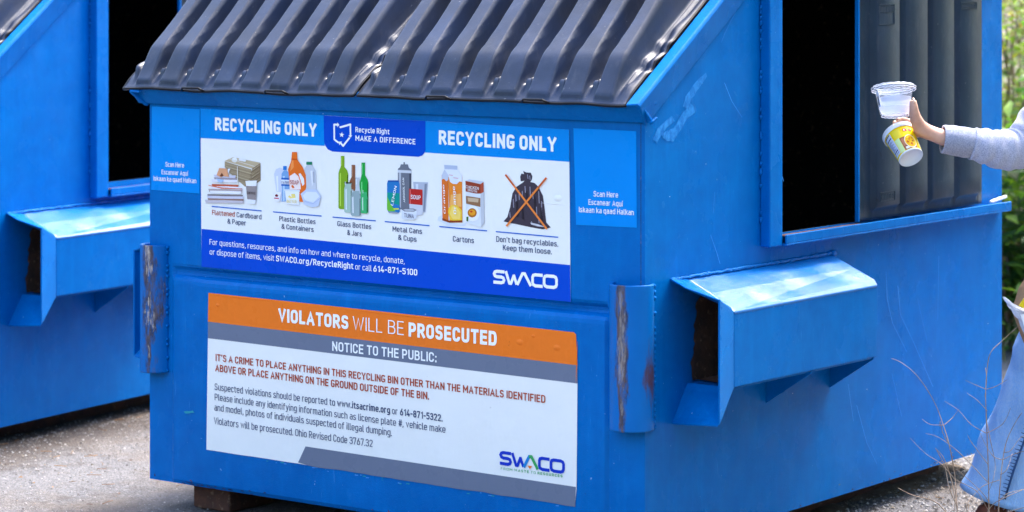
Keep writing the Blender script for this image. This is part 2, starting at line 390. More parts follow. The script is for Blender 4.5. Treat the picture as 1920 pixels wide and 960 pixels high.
        for yg in (.615, .975):
            MB().prism([P(0, yg, .328), P(.002, yg, .429), P(.146, yg + .0, .429), P(.146, yg, .424)], (0, .007, 0), BLUE).build('gusset', p_o)
        wl = MB(); y = .12
        while y < .985:
            rr = .0030 + .0028 * random.random() + (.004 if y > .97 else 0)
            wl.tube([P(.002, y, .722 + .003 * random.random()), P(.005, y + .016, .722 + .004 * random.random())], [rr, rr * 1.1], BLUE, 6); y += .011
        wl.build('weld', p_o)
    # side opening frame
    jb = MB(); jb.box((.0005, .583, ZB), (JX, Y0, ZO + .06), BLUE)
    jb.build('door_jamb', root, bevel=.004)
    sb = MB(); sb.box((.001, Y0 + .002, ZB), (SX, YR, ZB + .006), BLUE); sb.box((SX - .006, Y0 + .002, ZB + .006), (SX, YR, ZS), BLUE); sb.box((.001, Y0 + .003, ZB + .006), (.010, YR, ZS - .006), BLUE)
    so = sb.build('door_track', root, bevel=.002)
    rb = MB(); rb.box((.011, Y0 + .002, ZS - .005), (SX - .0065, YD, ZS - .002), RUST); rb.build('rusty_channel', so)
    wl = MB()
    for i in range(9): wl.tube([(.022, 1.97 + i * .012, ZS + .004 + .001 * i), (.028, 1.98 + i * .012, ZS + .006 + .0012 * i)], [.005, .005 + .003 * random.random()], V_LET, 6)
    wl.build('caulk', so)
    sb = MB(); sb.box((.0, Y0 + .003, ZO + .01), (SX, YR, ZO + .016), BLUE); sb.box((SX - .006, Y0, ZO - .02), (SX, YR, ZO + .01), BLUE)
    sb.build('door_track', root, bevel=.002)
    wl = MB()
    for i in range(60):
        z = .78 + .83 * random.random() ** 1.0
        if random.random() < .6: wl.tube([(.003, .580, z), (.005, .581, z + .012)], [.003, .004 * random.random() + .002], BLUE, 5)
    wl.build('weld', root)
    # sliding door of ribbed plastic
    dr = MB(); X0 = .016; ye = YD; ybk = onpl(1842, 200, 0, .018)[1]
    ribs = []
    pxr = ((1640, 1687), (1694, 1739.5), (1745.5, 1789), (1796, 1838))
    for a_, b_ in pxr: ribs.append((onpl(a_, 200, 0, .03)[1], onpl(b_, 200, 0, .03)[1]))
    ys = [ye, ye + .004]
    for a_, b_ in ribs: ys += [a_ - .010, a_ - .004, a_ + .004, a_ + .010, (a_ + b_) / 2, b_ - .010, b_ - .004, b_ + .004, b_ + .010]
    ys += [ybk]; ys = sorted(ys)
    zs = [ZS + .003, ZS + .012, ZS + .030, ZS + .036, ZS + .044, ZS + .1, 1.0, 1.2, 1.35, 1.5, ZO - .05, ZO - .04, ZO]
    rows = []
    for z in zs:
        r = []
        for y in ys:
            h = max(sst(a_ - .006, a_ + .008, y) * (1 - sst(b_ - .008, b_ + .006, y)) for a_, b_ in ribs) * sst(ZS + .024, ZS + .045, z) * (1 - sst(ZO - .05, ZO - .035, z))
            r.append(Vector((X0 + .019 * h + (.0015 * fn(y, z, 2, 3)) + (.006 if y < ye + .002 else 0), y, z)))
        rows.append(r)
    dr.grid(rows, DOORM); do = dr.build('sliding_door', root, solid=.004)
    MB().box((.012, ye - .008, ZS + .003), (.024, ye - .001, ZO), BLUE).build('edge_strip', do)
    em = MB()
    for (u0, v0, u1, v1) in ((1649, 8, 1678, 46), (1802, 4, 1832, 17), (1651, 361, 1679, 375)):
        a_ = onpl(u0, v0, 0, .0365); b_ = onpl(u1, v1, 0, .0365); yA, yB, zA, zB = a_.y, b_.y, b_.z, a_.z
        for bx in ((yA, zA, yB, zA + .0025), (yA, zB - .0025, yB, zB), (yA, zA, yA + .003, zB), (yB - .003, zA, yB, zB)):
            em.box((.0335, bx[0], bx[1]), (.0362, bx[2], bx[3]), DOORM)
        k = 0; y = yA + .008
        while y < yB - .010:
            hgt = (zB - zA) * .45 if zB - zA < .06 else .016
            em.box((.0335, y, zB - .008 - hgt), (.0360, y + .006, zB - .008), DOORM); y += .0095; k += 1
    em.build('embossed_mark', do)
    # lids
    make_lid(-1.884, -.962, root, 1, False, True)
    make_lid(-.946, -.022, root, 5, True, True)
    # skids
    for x in (-1.70, -.30):
        sk = MB(); sk.box((x, .055, GZ + .001), (x + .15, D - .15, -.001), RUST); sk.build('skid', root, bevel=.006)
    return root

def children(o): return [c for c in bpy.data.objects if c.parent == o]
def copy_tree(o, parent=None):
    c = o.copy(); col.objects.link(c)
    if parent: c.parent = parent
    for ch in children(o): copy_tree(ch, c)
    return c
binA = make_bin()
tag(binA, 'blue steel recycling bin in front, carrying the large recycling and notice signs', 'recycling bin', 'blue recycling bins side by side')
binB = copy_tree(binA)
tag(binB, 'blue steel bin at the left behind, showing only its side, cut by the frame edge', 'recycling bin')
binB.location = (-2.9467, .3302, -.0142); binB.rotation_euler = (0, 0, .1387)
for c in children(binB):
    if c.name.startswith('fork_pocket'): c.location.z += .012
    if c.name.startswith(('door_track', 'door_jamb')): c.location.z -= .018
for c in children(binB):
    if c.name.startswith('skid'): c.location.z = 0

# ------------------------------------------------------------------ signs and lettering on the front bin (flat print)

# narrow engineering-style lettering, each glyph a set of strokes: (width, [[(x, y, corner radius)...]...]) on a cap height of 10
X7 = 7.3
GL = {
'A': (5.2, [[(0,0),(2.6,10),(5.2,0)], [(.95,3.0),(4.25,3.0)]]), 'B': (4.4, [[(0,5.3),(0,10),(4.1,10,2.2),(4.1,5.3,2.2),(0,5.3)], [(0,5.3),(4.4,5.3,2.4),(4.4,0,2.4),(0,0),(0,5.3)]]),
'C': (4.3, [[(4.3,7.0),(4.3,10,2.4),(0,10,2.4),(0,0,2.4),(4.3,0,2.4),(4.3,3.0)]]), 'D': (4.6, [[(0,0),(0,10),(4.6,10,2.8),(4.6,0,2.8),(0,0),(0,1)]]),
'E': (3.8, [[(3.8,10),(0,10),(0,0),(3.8,0)], [(0,5.1),(3.4,5.1)]]), 'F': (3.7, [[(3.7,10),(0,10),(0,0)], [(0,5.0),(3.3,5.0)]]),
'G': (4.4, [[(4.4,8.0),(4.4,10,2.2),(0,10,2.4),(0,0,2.4),(4.4,0,2.4),(4.4,4.3),(2.9,4.3)]]), 'H': (4.6, [[(0,0),(0,10)], [(4.6,0),(4.6,10)], [(0,5.1),(4.6,5.1)]]),
'I': (0, [[(0,0),(0,10)]]), 'J': (3.4, [[(3.4,10),(3.4,0,2.2),(0,0,1.6),(0,1.8)]]), 'K': (4.4, [[(0,0),(0,10)], [(4.2,10),(.2,4.2)], [(1.5,6.0),(4.5,0)]]),
'L': (3.5, [[(0,10),(0,0),(3.5,0)]]), 'M': (6.0, [[(0,0),(0,10)], [(.2,9.3),(3.0,3.4),(5.8,9.3)], [(6.0,10),(6.0,0)]]), 'N': (4.7, [[(0,0),(0,10)], [(.2,9.2),(4.5,.8)], [(4.7,0),(4.7,10)]]),
'O': (4.5, [[(2.2,10),(4.5,10,2.4),(4.5,0,2.4),(0,0,2.4),(0,10,2.4),(2.4,10)]]), 'P': (4.3, [[(0,0),(0,10),(4.3,10,2.6),(4.3,4.2,2.6),(0,4.2)]]),
'Q': (4.5, [[(2.2,10),(4.5,10,2.4),(4.5,0,2.4),(0,0,2.4),(0,10,2.4),(2.4,10)], [(2.8,2),(5,-.8)]]), 'R': (4.4, [[(0,0),(0,10),(4.2,10,2.6),(4.2,4.6,2.6),(0,4.6)], [(2.2,4.6),(4.5,0)]]),
'S': (4.2, [[(4.0,7.9),(4.0,10,2.2),(.1,10,2.2),(.1,5.2,2.2),(4.2,5.1,2.2),(4.2,0,2.2),(0,0,2.2),(0,2.3)]]), 'T': (4.4, [[(0,10),(4.4,10)], [(2.2,10),(2.2,0)]]),
'U': (4.5, [[(0,10),(0,0,2.4),(4.5,0,2.4),(4.5,10)]]), 'V': (4.9, [[(0,10),(2.45,0),(4.9,10)]]), 'W': (7.2, [[(0,10),(1.8,0),(3.6,9.2),(5.4,0),(7.2,10)]]),
'X': (4.8, [[(0,0),(4.8,10)], [(0,10),(4.8,0)]]), 'Y': (4.8, [[(0,10),(2.4,4.4),(4.8,10)], [(2.4,4.6),(2.4,0)]]), 'Z': (4.3, [[(0,10),(4.3,10),(0,0),(4.3,0)]]),
'a': (3.8, [[(.3,X7-.5),(.9,X7,.5),(3.8,X7,2),(3.8,0)], [(3.8,4.2),(0,4.2,1.9),(0,0,1.9),(3.8,0,.1),(3.8,.8)]]), 'b': (3.9, [[(0,10),(0,0),(3.9,0,2.1),(3.9,X7,2.1),(0,X7)]]),
'c': (3.5, [[(3.5,X7-1.5),(3.5,X7,1.9),(0,X7,2.1),(0,0,2.1),(3.5,0,1.9),(3.5,1.5)]]), 'd': (3.9, [[(3.9,10),(3.9,0),(0,0,2.1),(0,X7,2.1),(3.9,X7)]]),
'e': (3.9, [[(.1,3.5),(3.9,3.5),(3.9,X7,2.1),(0,X7,2.1),(0,0,2.1),(3.6,0,1.8),(3.7,1.3)]]), 'f': (2.6, [[(.9,0),(.9,10,1.7),(2.7,10)], [(0,X7),(2.5,X7)]]),
'g': (3.9, [[(3.9,.6),(0,.6,2.1),(0,X7,2.1),(3.9,X7),(3.9,-2.7,2.1),(.3,-2.7)]]), 'h': (3.9, [[(0,10),(0,0)], [(0,X7),(3.9,X7,2.1),(3.9,0)]]),
'i': (0, [[(0,0),(0,X7)], [(0,9.3),(0,10.5)]]), 'j': (.8, [[(.8,X7),(.8,-2.7,1.3),(-.3,-2.7)], [(.8,9.3),(.8,10.5)]]), 'k': (3.7, [[(0,0),(0,10)], [(3.5,X7),(.2,3.0)], [(1.4,4.3),(3.8,0)]]),
'l': (.9, [[(0,10),(0,0,1.1),(1.1,0)]]), 'm': (6.6, [[(0,0),(0,X7)], [(0,X7),(3.3,X7,1.9),(3.3,0)], [(3.3,X7-1.2),(3.5,X7,.6),(6.6,X7,1.9),(6.6,0)]]), 'n': (3.8, [[(0,0),(0,X7)], [(0,X7),(3.8,X7,2.1),(3.8,0)]]),
'o': (3.9, [[(1.9,X7),(3.9,X7,2.1),(3.9,0,2.1),(0,0,2.1),(0,X7,2.1),(2.1,X7)]]), 'p': (3.9, [[(0,-2.8),(0,X7),(3.9,X7,2.1),(3.9,0,2.1),(0,0)]]), 'q': (3.9, [[(3.9,-2.8),(3.9,X7),(0,X7,2.1),(0,0,2.1),(3.9,0)]]),
'r': (2.6, [[(0,0),(0,X7)], [(0,X7-.9),(.6,X7,.8),(2.6,X7,.6),(2.8,X7-.6)]]), 's': (3.5, [[(3.4,X7-1.0),(3.1,X7,1.0),(.1,X7,1.7),(.1,3.9,1.7),(3.5,3.6,1.7),(3.5,0,1.7),(.2,0,1.0),(0,.9)]]),
't': (2.4, [[(.8,9.6),(.8,0,1.6),(2.5,0)], [(0,X7),(2.4,X7)]]), 'u': (3.8, [[(0,X7),(0,0,2.1),(3.8,0)], [(3.8,X7),(3.8,0)]]), 'v': (4.0, [[(0,X7),(2.0,0),(4.0,X7)]]), 'w': (6.0, [[(0,X7),(1.5,0),(3.0,X7-.4),(4.5,0),(6.0,X7)]]),
'x': (3.9, [[(0,0),(3.9,X7)], [(0,X7),(3.9,0)]]), 'y': (4.0, [[(0,X7),(2.05,.2)], [(4.0,X7),(1.5,-1.9),(.9,-2.7,.8),(.1,-2.7)]]), 'z': (3.5, [[(0,X7),(3.5,X7),(0,0),(3.5,0)]]),
'0': (4.2, [[(2.1,10),(4.2,10,2.2),(4.2,0,2.2),(0,0,2.2),(0,10,2.2),(2.2,10)]]), '1': (2.3, [[(0,7.8),(2.3,10),(2.3,0)]]), '2': (4.1, [[(0,7.6),(0,10,2.2),(4.0,10,2.2),(4.0,6.2,1.2),(0,0),(4.1,0)]]),
'3': (4.1, [[(.1,7.9),(.1,10,2.1),(4.0,10,2.1),(4.0,5.3,2),(1.6,5.3)], [(1.6,5.3),(4.2,5.3,2.2),(4.2,0,2.2),(0,0,2.2),(0,2.2)]]), '4': (4.4, [[(2.6,10),(0,2.2),(4.6,2.2)], [(3.3,5),(3.3,0)]]),
'5': (4.1, [[(3.9,10),(.3,10),(.2,5.9),(4.1,6.2,2.3),(4.1,0,2.3),(0,0,2.1),(0,1.9)]]), '6': (4.2, [[(2.9,10),(.2,4.5,1.6),(0,0,2.2),(4.2,0,2.2),(4.2,6.0,2.2),(1.1,6.0,1)]]), '7': (4.0, [[(0,8.4),(0,10),(4.0,10),(1.3,0)]]),
'8': (4.2, [[(2.1,10),(4.0,10,2),(4.0,5.3,2),(.2,5.3,2),(.2,10,2),(2.2,10)], [(2.1,5.3),(4.2,5.3,2.2),(4.2,0,2.2),(0,0,2.2),(0,5.3,2.2),(2.2,5.3)]]), '9': (4.2, [[(1.3,0),(4.0,5.5,1.6),(4.2,10,2.2),(0,10,2.2),(0,4.0,2.2),(3.1,4.0,1)]]),
'.': (0, [[(0,0),(0,.5)]]), ',': (.3, [[(.3,.5),(.3,-.2),(-.2,-1.4)]]), "'": (0, [[(0,10.1),(0,7.6)]]), '-': (2.4, [[(0,4.3),(2.4,4.3)]]), '/': (3.8, [[(0,-1.2),(3.8,10.6)]]), ':': (0, [[(0,0),(0,.6)], [(0,5.0),(0,6.9)]]),
'#': (4.8, [[(1.0,0),(1.9,10)], [(3.3,0),(4.2,10)], [(0,3.2),(4.7,3.2)], [(.5,6.9),(5.1,6.9)]]), '&': (4.9, [[(5.0,0),(.7,7.0,.8),(.7,10,1.5),(3.7,10,1.5),(3.7,6.8,1.3),(0,4.2,1.6),(0,0,2.0),(3.6,0,2.0),(5.0,4.6)]]),
'\u00ed': (.4, [[(0,0),(0,X7)], [(0,8.9),(.9,10.9)]]), ' ': (1.6, [])}
def rounded(pl):
    out = []
    for i, p in enumerate(pl):
        r = p[2] if len(p) > 2 else 0
        if not r or i in (0, len(pl) - 1): out.append((p[0], p[1])); continue
        a, b = pl[i - 1], pl[i + 1]; va = (a[0] - p[0], a[1] - p[1]); vb = (b[0] - p[0], b[1] - p[1]); la, lb = math.hypot(*va), math.hypot(*vb)
        ra = min(r, la * .5 if i > 1 else la * .98); rb = min(r, lb * .5 if i < len(pl) - 2 else lb * .98)
        s = (p[0] + va[0] / la * ra, p[1] + va[1] / la * ra); e = (p[0] + vb[0] / lb * rb, p[1] + vb[1] / lb * rb)
        for t in (0, .2, .4, .6, .8, 1):
            # between a circular arc and a corner: a touch fuller than a plain quadratic
            k = 1.12; w0, w1, w2 = (1 - t) ** 2, 2 * t * (1 - t) * k, t * t; W_ = w0 + w1 + w2
            out.append(((s[0] * w0 + p[0] * w1 + e[0] * w2) / W_, (s[1] * w0 + p[1] * w1 + e[1] * w2) / W_))
    res = [out[0]]
    for p in out[1:]:
        if math.hypot(p[0] - res[-1][0], p[1] - res[-1][1]) > .02: res.append(p)
    return res
def ymid(y, w):
    y = (y - w / 2) * 10 / (10 - w); return 1.0 < y < 9.9 and abs(y - X7) > .1
def ribbon(pts, w):
    if not (math.hypot(pts[0][0] - pts[-1][0], pts[0][1] - pts[-1][1]) < .3):
        pts = list(pts)
        for e, i_ in ((0, 1), (-1, -2)):
            d = (pts[e][0] - pts[i_][0], pts[e][1] - pts[i_][1]); l = math.hypot(*d) or 1; yy = pts[e][1]
            if abs(d[1]) > .15 * l and ymid(yy, w): continue
            pts[e] = (pts[e][0] + d[0] / l * w / 2, pts[e][1] + d[1] / l * w / 2)
    n = len(pts); L = []; Rr = []
    for i in range(n):
        d0 = None if i == 0 else (pts[i][0] - pts[i - 1][0], pts[i][1] - pts[i - 1][1]); d1 = None if i == n - 1 else (pts[i + 1][0] - pts[i][0], pts[i + 1][1] - pts[i][1])
        d0 = d0 or d1; d1 = d1 or d0
        l0, l1 = math.hypot(*d0), math.hypot(*d1); n0 = (-d0[1] / l0, d0[0] / l0); n1 = (-d1[1] / l1, d1[0] / l1)
        m = (n0[0] + n1[0], n0[1] + n1[1]); lm = math.hypot(*m) or 1; m = (m[0] / lm, m[1] / lm); c = max(.62, m[0] * n1[0] + m[1] * n1[1]); k = w / 2 / c
        L.append((pts[i][0] + m[0] * k, pts[i][1] + m[1] * k)); Rr.append((pts[i][0] - m[0] * k, pts[i][1] - m[1] * k))
    return L, Rr
def glyph_run(txt, wt, sp):
    """stroke ribbons of a line of text on cap height 10; returns quads lists and the line's length"""
    x = 0; strips = []
    for ch in txt:
        gw, st = GL[ch]
        for pl in st:
            q = [(p[0] + x + wt / 2, p[1] * (10 - wt) / 10 + wt / 2, *(p[2:])) for p in pl]; strips.append(ribbon(rounded(q), wt))
        x += gw + (wt if ch != ' ' else 0) + sp
    return strips, x - sp

def PT(p, o, s): return (o[0] + p[0] / s, o[1] + p[1] / s)
class Sheet:
    def __init__(s, parent, y, name, label):
        s.y = y; s.parent = parent; s.base = None; s.name = name; s.label = label
    def w(s, u, v, k): p = onpl(u, v, 1, s.y); return Vector((p.x, s.y - .0004 * k, p.z))
    def flat(s, name, items, o=(0, 0), sc_=1, k=1, label=None):
        mb = MB()
        for j, (m, pts) in enumerate(items):
            q = [s.w(*PT(p, o, sc_), k + j * .25) for p in pts]
            a = sum((q[i].x * q[(i + 1) % len(q)].z - q[(i + 1) % len(q)].x * q[i].z) for i in range(len(q)))
            if a < 0: q = q[::-1]
            mb.poly(q, m if not isinstance(m, tuple) else plain(m, .35))
        ob = mb.build(name, s.base if s.base else s.parent, label=label)
        return ob
    def basesheet(s, items, **k):
        s.base = None; b = s.flat(s.name, items, label=s.label, **k); s.base = b; return b
    def text(s, txt, u0, v0, u1, v1, cap, m, bold=0.0, k=3, font_sp=1.0):
        a = s.w(u0, v0, k); b = s.w(u1, v1, k)
        top = s.w((u0 + u1) / 2, (v0 + v1) / 2 - cap, k); mid = s.w((u0 + u1) / 2, (v0 + v1) / 2, k)
        hgt = (top - mid).length * 1.04; L = (b - a).length
        wt = .75 if bold < 0 else 1.05 if bold < .004 else 1.3 if bold < .011 else 1.6 if bold < .02 else 2.15
        strips, LL = glyph_run(txt, wt, 1.25 * (1 + (font_sp - 1) * 6)); dx = (b - a).normalized(); mb = MB()
        for j, (l_, r_) in enumerate(strips):
            n = len(l_); vs = [Vector((a.x + dx.x * (p[0] / LL * L), a.y - (j % 3) * .00008 - (q_ % n) * .000012, a.z + dx.z * (p[0] / LL * L) + p[1] / 10 * hgt)) for q_, p in enumerate(list(l_) + list(r_))]
            mb.add(vs, [(n + i, n + i + 1, i + 1, i) for i in range(n - 1)], m)
        return mb.build('lettering', s.base)
    def strokes(s, name, lines, o, sc_, wd, m, k=3):
        mb = MB()
        for j, ln in enumerate(lines):
            pts = [s.w(*PT(p, o, sc_), k + .1 * j) for p in ln]; wm = wd
            for i in range(len(pts) - 1):
                d = (pts[i + 1] - pts[i]); d.y = 0; L = d.length; d.normalize(); nrm = Vector((-d.z, 0, d.x)) * wm / 2
                e = d * wm * .25; y_ = Vector((0, -.00004 * i, 0))
                mb.poly([pts[i] - e - nrm + y_, pts[i + 1] + e - nrm + y_, pts[i + 1] + e + nrm + y_, pts[i] - e + nrm + y_], m)
        return mb.build(name, s.base)
def arc(cx, cy, rx, ry, a0, a1, n=10): return [(cx + rx * math.cos(R(a0 + (a1 - a0) * i / n)), cy + ry * math.sin(R(a0 + (a1 - a0) * i / n))) for i in range(n + 1)]
def swaco(sh, u0, v0, u1, v1, h, m, m2=None, name='logo'):
    # letters as rounded strokes on a unit line, x to 5.0, y 0..1 downward
    def q(p): x, y = p; t = x / 4.9; return (u0 + (u1 - u0) * t, v0 + (v1 - v0) * t - h + y * h)
    S = [(.82, .08), (.30, .08), (.14, .14), (.08, .28), (.14, .44), (.30, .5), (.62, .5), (.78, .56), (.84, .72), (.78, .88), (.62, .94), (.08, .94)]
    Wl = [(.98, .06), (1.24, .92), (1.36, .92), (1.58, .30), (1.78, .92)]; W2 = [(1.78, .92), (1.90, .92), (2.22, .10)]
    A1 = [(1.86, .94), (2.24, .08)]; A2 = [(2.28, .08), (2.42, .08), (2.86, .94)]
    Cc = [(3.72, .08), (3.22, .08), (3.05, .14), (3.0, .3), (3.0, .7), (3.05, .86), (3.22, .94), (3.72, .94)]
    O_ = [(4.10, .08), (4.60, .08), (4.76, .14), (4.82, .3), (4.82, .7), (4.76, .86), (4.60, .94), (4.10, .94), (3.94, .86), (3.88, .7), (3.88, .3), (3.94, .14), (4.10, .08)]
    wm = .0088 if h > 20 else .008
    for L in (S, Wl, Cc, O_): sh.strokes('logo_letter', [[q(p) for p in L]], (0, 0), 1, wm, m)
    sh.strokes('logo_letter', [[q(p) for p in L] for L in (A1,)], (0, 0), 1, wm, m2[0] if m2 else m, 4)
    sh.strokes('logo_letter', [[q(p) for p in A2]], (0, 0), 1, wm, m2[1] if m2 else m, 5)
    if m2: sh.flat(name, [((235, 120, 40), [q((2.12, .80)), q((2.48, .80)), q((2.30, 1.06))])], k=6)

# --- upper sign
U = Sheet(binA, -.0016, 'recycling_sign', 'large white and blue sign with pictures of recyclables')
U.basesheet([(V_WHITE, [(376, 203.5), (600, 216), (608, 216.4), (798, 227), (1067, 243), (1067.5, 303), (1070, 566), (720, 533), (378, 500)])], k=0)
U.flat('header_band', [(V_SKY, [(376, 203.5), (609, 216.4), (609, 273.6), (376, 258.6)])], k=1)
U.flat('header_band', [(V_SKY, [(797, 227), (1067, 243), (1067.6, 303.3), (797, 286)])], k=1)
U.flat('title_panel', [(V_DEEP, [(607, 216.5), (798, 227), (798, 270)] + [(798, 281), (796, 287), (792, 291.5), (785, 294), (700, 288.5), (623.5, 284), (615, 280), (610, 273), (608, 265)])], k=2)
U.flat('footer_band', [(V_DEEP, [(378, 429), (1069, 497), (1070, 566), (720, 533), (378, 500)])], k=1)
U.text('RECYCLING ONLY', 403.6, 244, 594, 256.5, 23.5, V_LET, .022)
U.text('RECYCLING ONLY', 823.3, 270.5, 1043.8, 284.8, 26, V_LET, .022)
U.text('Recycle Right', 667, 247.7, 730.7, 252, 9.6, V_LET, .012)
U.text('MAKE A DIFFERENCE', 667, 263.6, 779.4, 270.9, 9.8, V_LET, .012, font_sp=1.05)
o_, s_ = (600, 210), 9.14
U.strokes('outline_logo', [[(318, 522), (250, 470), (247, 215), (308, 217)], [(352, 262), (525, 212), (527, 395)], [(508, 445), (401, 580), (362, 535)]], o_, s_, .0058, V_LET)
U.flat('outline_logo', [(V_LET, [(303, 178), (338, 222), (303, 258)]), (V_LET, [(335, 262), (352, 238), (362, 272)]), (V_LET, [(492, 400), (560, 402), (528, 438)]), (V_LET, [(330, 508), (385, 505), (336, 568)]),
    (V_LET, [(380 + (46 if i % 2 == 0 else 19) * math.sin(i * math.pi / 5 + .1), 390 - (50 if i % 2 == 0 else 20) * math.cos(i * math.pi / 5 + .1)) for i in range(10)])], o_, s_, k=4)
for a in ((397.8, 387, 490.5, 395.3), (512.8, 397.2, 603, 405), (624.4, 407, 704.6, 413.9), (722.3, 415.4, 805.3, 423), (824.6, 424.8, 913.3, 432.7), (930.4, 434.2, 1046.7, 444.8)):
    U.strokes('rule_line', [[(a[0], a[1]), (a[2], a[3])]], (0, 0), 1, .0032, V_LINE)
for a in (('Flattened', 398, 402.7, 440.5, 406.4, 9, V_RED), ('Cardboard', 444.2, 407, 490.5, 411.4, 9, V_INK), ('& Paper', 427, 419, 462, 423, 9, V_INK),
          ('Plastic Bottles', 524, 414.2, 592, 420.5, 9, V_INK), ('& Containers', 528.3, 428.8, 588.5, 435, 9, V_INK), ('Glass Bottles', 633, 423.7, 696.6, 430, 9.2, V_INK), ('& Jars', 651.5, 440.3, 678.8, 443.6, 9.2, V_INK),
          ('Metal Cans', 736.5, 433.8, 791.6, 438.6, 9.4, V_INK), ('& Cups', 747, 449.7, 781.5, 453.5, 9.4, V_INK), ('Cartons', 849.6, 452.6, 889, 456, 10, V_INK),
          ("Don't bag recyclables.", 930.8, 453, 1047, 462.5, 10, V_INK), ('Keep them loose.', 943.3, 469, 1035, 477, 10, V_INK)):
    U.text(*a, bold=.006)
U.text('For questions, resources, and info on how and where to recycle, donate,', 393.4, 458.6, 759, 495, 10.4, V_LET, .002)
U.text('or dispose of items, visit', 393.8, 477, 514.5, 489.4, 10.4, V_LET, .002)
U.text('SWACO.org/RecycleRight', 518, 489.8, 663, 504.6, 11, V_LET, .016)
U.text('or call', 666.8, 505.2, 697, 508.4, 10.6, V_LET, .002)
U.text('614-871-5100', 700.5, 509, 783, 516.6, 11.2, V_LET, .016)
swaco(U, 925, 530, 1046, 541, 24, V_LET)
# printed pictures
o_, s_ = (380, 280), 6
bw = []
KR = [(186, 168, 138), (150, 132, 104), (206, 190, 160), (128, 110, 88), (170, 150, 122)]
U.flat('printed_picture', [((196, 178, 146), [(248, 130), (345, 88), (650, 150), (560, 215)]), ((160, 143, 115), [(250, 135), (550, 225), (548, 400), (480, 420), (300, 260), (250, 200)]), ((140, 120, 95), [(560, 215), (652, 152), (655, 350), (560, 420), (500, 430)])]
    + [(KR[i % 5], [(255 + i * 6, 158 + i * 17), (552, 236 + i * 17), (552, 241 + i * 17), (258 + i * 6, 164 + i * 17)]) for i in range(11)]
    + [(KR[(i + 2) % 5], [(560, 232 + i * 16), (652, 170 + i * 16), (652, 174 + i * 16), (560, 240 + i * 16)]) for i in range(11)]
    + [((228, 222, 210), [(395, 190), (403, 190), (408, 400), (398, 400)]), ((228, 222, 210), [(300, 100), (600, 190), (598, 197), (298, 106)]), ((235, 235, 235), [(420, 100), (500, 120), (490, 140), (410, 125)])], o_, s_, k=2)
lay = [((206, 204, 222), 300), ((160, 150, 160), 330), ((230, 228, 240), 350), ((196, 90, 60), 405), ((236, 234, 245), 430), ((178, 160, 160), 460), ((236, 238, 248), 480), ((120, 108, 112), 520), ((206, 206, 224), 535), ((150, 120, 110), 565), ((196, 190, 200), 585)]
its = []
for i, (c, y) in enumerate(lay):
    l_ = 130 - (y - 300) * .3 + 14 * math.sin(i * 2.3) ; r_ = 380 + (y - 300) * .4 + 12 * math.sin(i * 1.7); r_ = min(r_, 470)
    its.append((c, [(l_, y - 16), ((l_ + r_) / 2, y - 12 + 4 * math.sin(i)), (r_, y - 6), (r_ - 8, y + 22), (l_ + 12, y + 16)]))
its += [((214, 96, 52), [(70, 400), (220, 428), (450, 440), (455, 447), (220, 440), (75, 408)]), ((222, 160, 120), [(165, 290), (195, 210), (280, 215), (305, 310), (240, 300), (215, 315)]), ((120, 70, 50), [(200, 300), (225, 262), (245, 295), (228, 308)]), ((238, 240, 248), [(290, 220), (320, 215), (300, 270)]), ((170, 195, 230), [(160, 325), (250, 345), (230, 375), (190, 370)])]
its += [((238, 240, 246), [(490, 355), (620, 350), (612, 415), (500, 410)]), ((150, 140, 140), [(498, 412), (616, 412), (608, 570), (512, 560)]), ((232, 236, 246), [(512, 560), (608, 570), (600, 615), (516, 605)])]
U.flat('printed_picture', its, o_, s_, k=6)
U.text('COFFEE', 380 + 510 / 6, 280 + 500 / 6, 380 + 606 / 6, 280 + 506 / 6, 4.2, plain((60, 50, 50)), .004, k=14)
